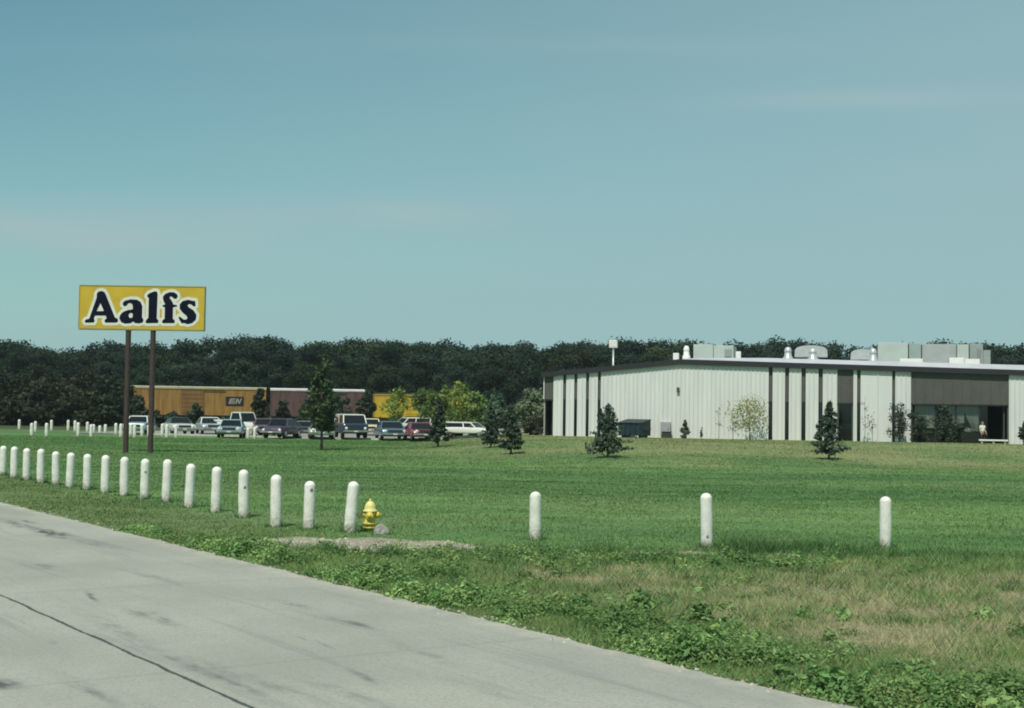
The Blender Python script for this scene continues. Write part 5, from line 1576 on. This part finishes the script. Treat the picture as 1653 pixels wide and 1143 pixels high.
# person in the doorway
def build_person():
    u, z = wall_uz(1586, 690, .1)
    root = empty('person', B(u, 0.12, -.14), WANG + R(35)); root.scale = (.95, .95, .95)
    tag(root, 'person in a white shirt and dark trousers standing by the doorway', 'person')

    def skin(name, verts, edges_, radii, m, parent=root, sub=2, root_i=0):
        me = bpy.data.meshes.new(name); me.from_pydata(verts, edges_, [])
        o_ = link(bpy.data.objects.new(name, me), parent); me.materials.append(m)
        md = o_.modifiers.new('skin', 'SKIN'); md.use_smooth_shade = True
        for i, r_ in enumerate(radii):
            rr = r_ if isinstance(r_, tuple) else (r_, r_)
            me.skin_vertices[0].data[i].radius = rr; me.skin_vertices[0].data[i].use_root = (i == root_i)
        o_.modifiers.new('sub', 'SUBSURF').levels = sub; o_.modifiers['sub'].render_levels = sub
        return o_
    SK = mat('skin', (0.42, 0.27, 0.20), 0.6, 0.1, 9); SH = mat('white_shirt', (0.68, 0.69, 0.66), 0.85, 0.06, 5); TR = mat('dark_trousers', (0.03, 0.032, 0.04), 0.85, 0.15, 5); HR = mat('dark_hair', (0.03, 0.02, 0.015), 0.6, 0.2, 20)
    # body: pelvis root, spine, neck, head, arms, legs
    V_ = [(0, 0, .92), (0, 0, 1.12), (0, 0.01, 1.34), (0, 0, 1.46), (0, -.01, 1.53), (0, -.02, 1.62), (0, -.01, 1.71),
          (-.17, 0, 1.41), (-.22, .02, 1.14), (-.21, -.10, .92), (-.20, -.14, .84), (.17, 0, 1.41), (.23, .03, 1.14), (.20, -.12, .95), (.18, -.19, .89),
          (-.09, 0, .86), (-.10, -.02, .47), (-.10, .02, .09), (-.11, -.12, .04), (.09, 0, .86), (.11, -.01, .47), (.12, .03, .09), (.14, -.11, .04)]
    E_ = [(0, 1), (1, 2), (2, 3), (3, 4), (4, 5), (5, 6), (2, 7), (7, 8), (8, 9), (9, 10), (2, 11), (11, 12), (12, 13), (13, 14), (0, 15), (15, 16), (16, 17), (17, 18), (0, 19), (19, 20), (20, 21), (21, 22)]
    Rr = [(.10, .07), (.10, .07), (.13, .08), .055, .052, (.075, .095), (.06, .07), .05, .042, .032, (.04, .02), .05, .042, .032, (.04, .02), .06, .045, .036, (.045, .03), .06, .045, .036, (.045, .03)]
    skin('body', V_, E_, Rr, SK)
    skin('shirt', [(0, 0, .95), (0, 0, 1.12), (0, 0.01, 1.33), (0, 0, 1.44), (-.18, 0, 1.40), (-.215, .015, 1.22), (.18, 0, 1.40), (.225, .02, 1.22)],
         [(0, 1), (1, 2), (2, 3), (2, 4), (4, 5), (2, 6), (6, 7)], [(.18, .125), (.165, .115), (.18, .12), .075, .068, .062, .068, .062], SH)
    skin('trousers', [(0, 0, .93), (-.09, 0, .84), (-.10, -.02, .47), (-.10, .02, .10), (.09, 0, .84), (.11, -.01, .47), (.12, .03, .10)], [(0, 1), (1, 2), (2, 3), (0, 4), (4, 5), (5, 6)],
         [(.165, .115), .10, .075, .065, .10, .075, .065], TR)
    hb = MB()
    bm = bmesh.new(); bmesh.ops.create_icosphere(bm, subdivisions=3, radius=1)
    for v in bm.verts:
        v.co = Vector((v.co.x * .088, v.co.y * .105 + .015, max(v.co.z, -.55 if v.co.y > 0 else .25) * .105 + 1.68))
    me = bpy.data.meshes.new('hair'); bm.to_mesh(me); bm.free(); me.materials.append(HR); link(bpy.data.objects.new('hair', me), root)
    f = MB()
    f.loft([[(-.012, -.105, 1.655), (.012, -.105, 1.655), (.012, -.09, 1.655), (-.012, -.09, 1.655)], [(-.018, -.128, 1.615), (.018, -.128, 1.615), (.018, -.09, 1.612), (-.018, -.09, 1.612)]]); f.build('nose', SK, root)
    MB().box(-.028, .028, -.112, -.095, 1.575, 1.585).build('mouth', mat('lips', (0.3, 0.12, 0.1), 0.6, 0.1, 9), root)
    for sx in (-1, 1):
        M = Matrix.Translation((sx * .034, -.098, 1.652)); MB().lathe([(.004, -.010), (.012, -.004), (.012, .004), (.004, .010)], 8, M).build('eye', mat('eye', (0.02, 0.015, 0.012), 0.2, 0.1, 9), root)
        M = Matrix.Translation((sx * .083, .0, 1.635)); MB().bevbox(-.012, .012, -.02, .02, -.032, .032, .008, M).build('ear', SK, root)
        hx, hy, hz = (-.20, -.14, .84) if sx < 0 else (.18, -.19, .89)
        for k in range(5):
            fx = (k - 1.7) * .017 if k < 4 else -.045 * sx * -1
            ln = (.065, .078, .074, .058, .05)[k]
            x0_, y0_, z0_ = hx + (fx if k < 4 else -sx * .03), hy - .02, hz - (.03 if k < 4 else 0)
            skin('finger', [(x0_, y0_ + .01, z0_ + .01), (x0_, y0_ - .012, z0_ - ln * .5), (x0_, y0_ - .005, z0_ - ln)], [(0, 1), (1, 2)], [.009, .0085, .0075], SK, sub=1)


build_person()

# --- plants before the wall
def wall_plant(px, ptop, wpx, v, col, name, label, seed, **kw):
    u, _ = wall_uz(px, 690, v); p = B(u, v, 0); p.z = float(terrain(p.x, p.y)) - 0.02
    h = at(px, ptop, p.y).z - p.z
    return broad_tree(p, h, wpx * p.y / FPX, h * kw.pop('z0f', 0.1), col, name, label, seed, **kw)


wall_plant(1210, 646, 84, -2.2, (0.255, 0.29, 0.115), 'birch_tree', 'small pale yellow-green tree standing against the ribbed wall', 71, n=1500, leaf=0.085, nb=22, z0f=0.28, shape='round', trunk_r=0.03, var=0.6)
wall_plant(1106, 678, 24, -1.4, (0.062, 0.105, 0.055), 'hedge_shrub', 'small green bush alone at the middle of the ribbed wall', 72, n=900, leaf=0.09, nb=9, z0f=0.05, shape='cone', trunk_r=0.02, cat='shrub')
wall_plant(1133, 690, 9, -1.2, (0.10, 0.12, 0.07), 'hedge_shrub', 'tiny weak bush right of the green bush at the wall', 73, n=120, leaf=0.08, nb=5, z0f=0.05, trunk_r=0.012, cat='shrub')
wall_plant(1452, 652, 50, -1.6, (0.040, 0.066, 0.042), 'hedge_shrub', 'dark shrub with upright shoots left of the wide glazed bay', 74, n=1500, leaf=0.09, nb=22, z0f=0.05, trunk_r=0.03, cat='shrub')
wall_plant(1480, 668, 42, -1.4, (0.042, 0.07, 0.042), 'hedge_shrub', 'dark green shrub below the pale blind', 75, n=1300, leaf=0.10, nb=10, z0f=0.03, shape='round', trunk_r=0.03, cat='shrub')
wall_plant(1527, 654, 46, -1.5, (0.045, 0.075, 0.045), 'hedge_shrub', 'tall dark shrub in front of the middle window panes', 76, n=1900, leaf=0.09, nb=24, z0f=0.03, trunk_r=0.03, cat='shrub')
wall_plant(1550, 684, 22, -1.3, (0.045, 0.07, 0.042), 'hedge_shrub', 'low dark shrub under the short white curtain', 77, n=700, leaf=0.09, nb=7, z0f=0.02, shape='round', trunk_r=0.02, cat='shrub')
wall_plant(1658, 680, 34, -2.6, (0.035, 0.06, 0.036), 'hedge_shrub', 'dark shrub cut by the right edge in front of the white wall', 78, n=1200, leaf=0.10, nb=10, z0f=0.03, trunk_r=0.03, cat='shrub')


def sapling(px, ptop, v, label, seed, leaves=60):
    u, _ = wall_uz(px, 690, v); p = B(u, v, 0); p.z = float(terrain(p.x, p.y)) - .02
    h = at(px, ptop, p.y).z - p.z; rng = np.random.RandomState(seed)
    o = empty('sapling', p); tag(o, label, 'sapling')
    m_ = MB(); pts = [(0, 0, -.1), (.03, 0, h * .4), (-.02, .02, h * .75), (.03, 0, h)]
    m_.tube(pts, [.018, .014, .010, .004], 5); ends = []
    for k in range(16):
        z = h * rng.uniform(.25, .95); a = rng.rand() * 6.28; l = rng.uniform(.15, .55) * (1.2 - z / h)
        e = (l * math.cos(a), l * math.sin(a), z + l * .8); ends.append(e)
        m_.tube([(0, 0, z), (e[0] * .5, e[1] * .5, z + l * .5), e], [.008, .006, .003], 4)
    m_.build('trunk', mat('twig_bark', (0.13, 0.10, 0.085), 0.9, 0.3, 9), o)
    P_ = np.array(ends)[rng.randint(0, len(ends), leaves)] * np.array([1, 1, 1]) + rng.normal(size=(leaves, 3)) * .08
    v_, f_ = leaf_quads(P_, norm(rng.normal(size=(leaves, 3))), np.full(leaves, .08), rng, 1.5)
    c = np.array([0.10, 0.10, 0.06]) * (0.7 + .6 * rng.rand(leaves))[:, None]
    arr_mesh('crown', v_, f_, TREE_LEAF, o, col=np.repeat(c, 4, 0))


sapling(1160, 655, -1.6, 'thin bare sapling against the ribbed wall, left of the pale tree', 81, 30)
sapling(1396, 640, -1.5, 'thin reddish sapling before the plain white wall section', 82, 70)
sapling(1408, 668, -1.2, 'shorter bare sapling right of the reddish sapling', 83, 30)
sapling(1183, 672, -1.8, 'low twiggy sapling at the left foot of the pale tree', 84, 40)


# --- bin and cabinet at the wall
def build_dumpster():
    g = B(wall_uz(1024, 700, -1.6)[0], -1.6, 0); g.z = float(terrain(g.x, g.y))
    o = empty('dumpster', g, WANG + R(-24)); tag(o, 'dark teal steel dumpster against the pale ribbed wall', 'dumpster')
    T_ = mat('dark_teal_paint', (0.018, 0.040, 0.046), 0.55, 0.3, 3); T2 = mat('black_lid', (0.012, 0.016, 0.018), 0.5, 0.2, 3)
    b = MB(); b.loft([[(-.95, -.55, .15), (.95, -.55, .15), (.95, .6, .15), (-.95, .6, .15)], [(-.95, -.62, 1.0), (.95, -.62, 1.0), (.95, .6, 1.22), (-.95, .6, 1.22)]])
    for k in range(5): b.box(-.86 + k * .41, -.78 + k * .41, -.68, -.60, .2, .97)
    b.build('bin', T_, o)
    l = MB(); l.loft([[(-.99, -.69, 1.003), (.99, -.69, 1.003), (.99, .64, 1.24), (-.99, .64, 1.24)], [(-.99, -.69, 1.05), (.99, -.69, 1.05), (.99, .64, 1.29), (-.99, .64, 1.29)]]); l.build('lid', T2, o)
    for sx in (-1, 1): MB().box(sx * 1.03 - .07, sx * 1.03 + .07, -.4, .4, .55, .72).build('fork_pocket', T_, o)
    for sx in (-.7, .7): MB().box(sx - .08, sx + .08, -.45, .5, -.05, .148).build('skid', T2, o)


build_dumpster()


def build_cabinet():
    u, z0 = wall_uz(1066.5, 702, -.05); u1, z1 = wall_uz(1083, 681, -.05)
    o = empty('electrical_cabinet', B((u + u1) / 2, -0.05, z0), WANG); tag(o, 'light grey electrical cabinet mounted on the ribbed wall right of the dumpster', 'cabinet'); hw = (u1 - u) / 2
    G_ = mat('light_grey_cabinet', (0.36, 0.38, 0.38), 0.5, 0.12, 4)
    MB().bevbox(-hw, hw, -.30, .02, 0, z1 - z0, .02).build('casing', G_, o)
    MB().box(-hw + .06, hw - .06, -.32, -.302, .05, z1 - z0 - .05).build('door', mat('mid_grey_cabinet_door', (0.30, 0.32, 0.33), 0.5, 0.12, 4), o)
    MB().box(hw - .14, hw - .11, -.345, -.321, .35, .50).build('handle', FASC, o)
    for sx in (-.5, .5): MB().tube([(sx * hw, -.12, -z0 - .5), (sx * hw, -.12, -.003)], .045, 10).build('conduit', STEEL, o)
    g2 = B((u + u1) / 2 + .1, -.35, 0); g2.z = float(terrain(g2.x, g2.y))
    o2 = empty('meter_box', g2, WANG); tag(o2, 'low dark box on the ground below the grey electrical cabinet', 'utility box')
    MB().bevbox(-.32, .32, -.18, .18, -.05, .40, .03).build('casing', T2m, o2)
    MB().bevbox(-.35, .35, -.21, .21, .401, .45, .015).build('lid', FASC, o2)


T2m = mat('dark_green_box_paint', (0.03, 0.04, 0.035), 0.6, 0.25, 4)
build_cabinet()

# --- roof equipment
DUCT = mat('pale_green_grey_duct', (0.40, 0.46, 0.42), 0.55, 0.14, 0.8); GALV = mat('galvanised_metal', (0.50, 0.52, 0.51), 0.4, 0.15, 2, metal=0.3)
WHITEM = mat('white_roof_paint', (0.72, 0.72, 0.68), 0.5, 0.1, 2); DUCT2 = mat('grey_duct', (0.26, 0.30, 0.29), 0.6, 0.16, 1)


def roof_spot(px, v): # a point on the roof v metres behind the front wall under pixel column px
    u = wall_uz(px, 575, v)[0]
    return u, ztop(u) - 0.02


def rooftop_unit(px0, px1, ptop, v, depth, label, m, sections=3, hood=None):
    u0, _ = roof_spot(px0, v); u1, _ = roof_spot(px1, v); um = (u0 + u1) / 2; z = ztop(um) - .02
    zt = wall_uz((px0 + px1) / 2, ptop, v)[1]; h = zt - z; hw = (u1 - u0) / 2
    o = empty('rooftop_unit', B(um, v, z), WANG); tag(o, label, 'rooftop unit')
    MB().box(-hw * .9, hw * .9, .1, depth - .1, -.45, .12).build('kerb_frame', STEEL, o)
    b = MB(); w = 2 * hw / sections
    for k in range(sections): b.bevbox(-hw + k * w + .012, -hw + (k + 1) * w - .012, 0 + .06 * (k % 2), depth, .121, h - .08 * (k % 2), .03)
    c = b.build('casing', m, o)
    if h > 1 and (hood or sections == 2):
        l = MB()
        for k in range(7): l.box(hw - w * .45, hw - .15, -.03, -.002, h * .45 + k * h * .06, h * .45 + k * h * .06 + h * .03)
        l.build('louvre', m, o)
    if hood: MB().box(hw + .02, hw + .55, .2, depth - .2, h * .35, h * .8).build('intake_hood', DUCT2, o)
    return o


def roof_vent(px, ptop, wpx, v, label, m=GALV, boxy=False):
    u, z = roof_spot(px, v); zt = wall_uz(px, ptop, v)[1]; h = zt - z; p = B(u, v, z); r_ = wpx / 2 * p.y / FPX
    o = empty('roof_vent', p, WANG); tag(o, label, 'roof vent')
    if boxy:
        MB().bevbox(-r_, r_, -r_, r_, h * .3, h, .03).build('cap', m, o); MB().box(-r_ * .7, r_ * .7, -r_ * .7, r_ * .7, -.3, h * .299).build('base', m, o); return
    MB().box(-r_ * .95, r_ * .95, -r_ * .95, r_ * .95, -.4, h * .22).build('base', m, o)
    MB().lathe([(r_ * .95, h * .222), (r_ * 1.0, h * .42), (r_ * .78, h * .46), (r_ * .66, h * .72)], 18).build('drum', m, o)
    MB().lathe([(r_ * .74, h * .722), (r_ * .76, h * .78), (r_ * .55, h * .95), (r_ * .12, h)], 18).build('cap', m, o)


def hood_fan(px0, px1, ptop, v, label):
    u0, _ = roof_spot(px0, v); u1, _ = roof_spot(px1, v); um = (u0 + u1) / 2; z = ztop(um) - .02; zt = wall_uz((px0 + px1) / 2, ptop, v)[1]; h = zt - z; hw = (u1 - u0) / 2
    o = empty('exhaust_hood', B(um, v, z), WANG); tag(o, label, 'exhaust hood')
    n = 14; pr = [(-hw, h * .45)] + [(-hw * math.cos(math.pi * k / n * 1.0) if 0 < k < n else (-hw if k == 0 else hw), h * .55 + h * .45 * math.sin(math.pi * k / n) ** .45) for k in range(n + 1)] + [(hw, h * .45)]
    MB().loft([[(x, -.55, zz) for x, zz in pr], [(x, .55, zz) for x, zz in pr]]).build('hood', GALV, o)
    MB().box(-hw * .5, hw * .5, -.4, .4, -.4, h * .449).build('base', DUCT2, o)


rooftop_unit(1119, 1184, 556, 11, 3.2, 'pale green-grey rooftop unit near the roof ridge', DUCT, 2)
roof_vent(1108, 558, 13, 8, 'bright conical roof vent beside the ridge unit', WHITEM)
roof_vent(1091.5, 570, 9, 5, 'small white square vent at the roof ridge', WHITEM, True)
roof_vent(1192, 567.5, 8, 9, 'small white square vent just right of the ridge unit', WHITEM, True)
roof_vent(1272, 560, 16, 4.0, 'bright conical roof vent left of the first rounded hood')
hood_fan(1283, 1336, 558, 6.5, 'wide rounded exhaust hood on the roof above the narrow windows')
roof_vent(1312, 562, 17, 4.0, 'conical roof vent in front of the wide rounded hood')
hood_fan(1373, 1414, 564, 7.0, 'smaller rounded exhaust hood left of the big duct unit')
roof_vent(1409.5, 562, 16, 4.0, 'tall conical roof vent at the left end of the big duct unit')
rooftop_unit(1417, 1466, 553, 12, 3.5, 'left block of the big pale duct unit on the roof', DUCT, 1)
rooftop_unit(1467, 1487, 554, 12.3, 3.0, 'narrow greenish block left of the middle of the duct unit', mat('green_grey_duct', (0.27, 0.34, 0.31), 0.6, 0.14, 1), 1)
rooftop_unit(1488, 1544, 555.5, 12.8, 3.2, 'wide grey middle block of the big duct unit on the roof', mat('mid_grey_duct', (0.33, 0.36, 0.35), 0.6, 0.16, 1), 1)
rooftop_unit(1545, 1564, 556, 12.2, 3.0, 'narrow pale green block at the right of the duct unit', DUCT, 1)
rooftop_unit(1565, 1587, 555, 13.0, 2.6, 'dark louvred block at the right end of the duct unit', DUCT2, 1, hood=True)
rooftop_unit(1452, 1490, 579, 3.2, 1.2, 'low white duct lying on the roof left of centre', WHITEM, 1)
rooftop_unit(1532, 1582, 577.5, 4.2, 1.2, 'low white duct lying on the roof further right', WHITEM, 2)
# lamp on a pole above the roof
u, z = roof_spot(990, 5.0); o = empty('pole_lamp', B(u, 5.0, z), WANG); tag(o, 'white boxy floodlight on a slim pole above the left roof slope', 'pole lamp')
z1 = wall_uz(990, 561.5, 5)[1] - z; z2 = wall_uz(990, 549, 5)[1] - z
MB().lathe([(.16, -.08), (.16, .02), (.07, .03), (.065, z1)], 10).build('pole', GALV, o)
MB().bevbox(-.30, .30, -.18, .18, z1 + .001, z2, .03).build('lamp_head', WHITEM, o)
MB().box(-.25, .25, -.20, -.183, z1 + .06, z2 - .06).build('lens', LAMP, o)


# ------------------------------------------------------------------ thin summer haze
def build_haze():
    m = bpy.data.materials.new('thin_haze'); m.use_nodes = True
    nt = m.node_tree; N = nt.nodes; L = nt.links; N.remove(N['Principled BSDF'])
    v = N.new('ShaderNodeVolumePrincipled'); v.inputs['Color'].default_value = (0.80, 0.90, 0.95, 1); v.inputs['Density'].default_value = 0.00017
    v.inputs['Anisotropy'].default_value = 0.2
    L.new(v.outputs[0], N['Material Output'].inputs['Volume'])
    o = MB().box(-420, 420, -60, 420, -3.0, 22.0).build('haze', m); o['kind'] = 'stuff'


build_haze()
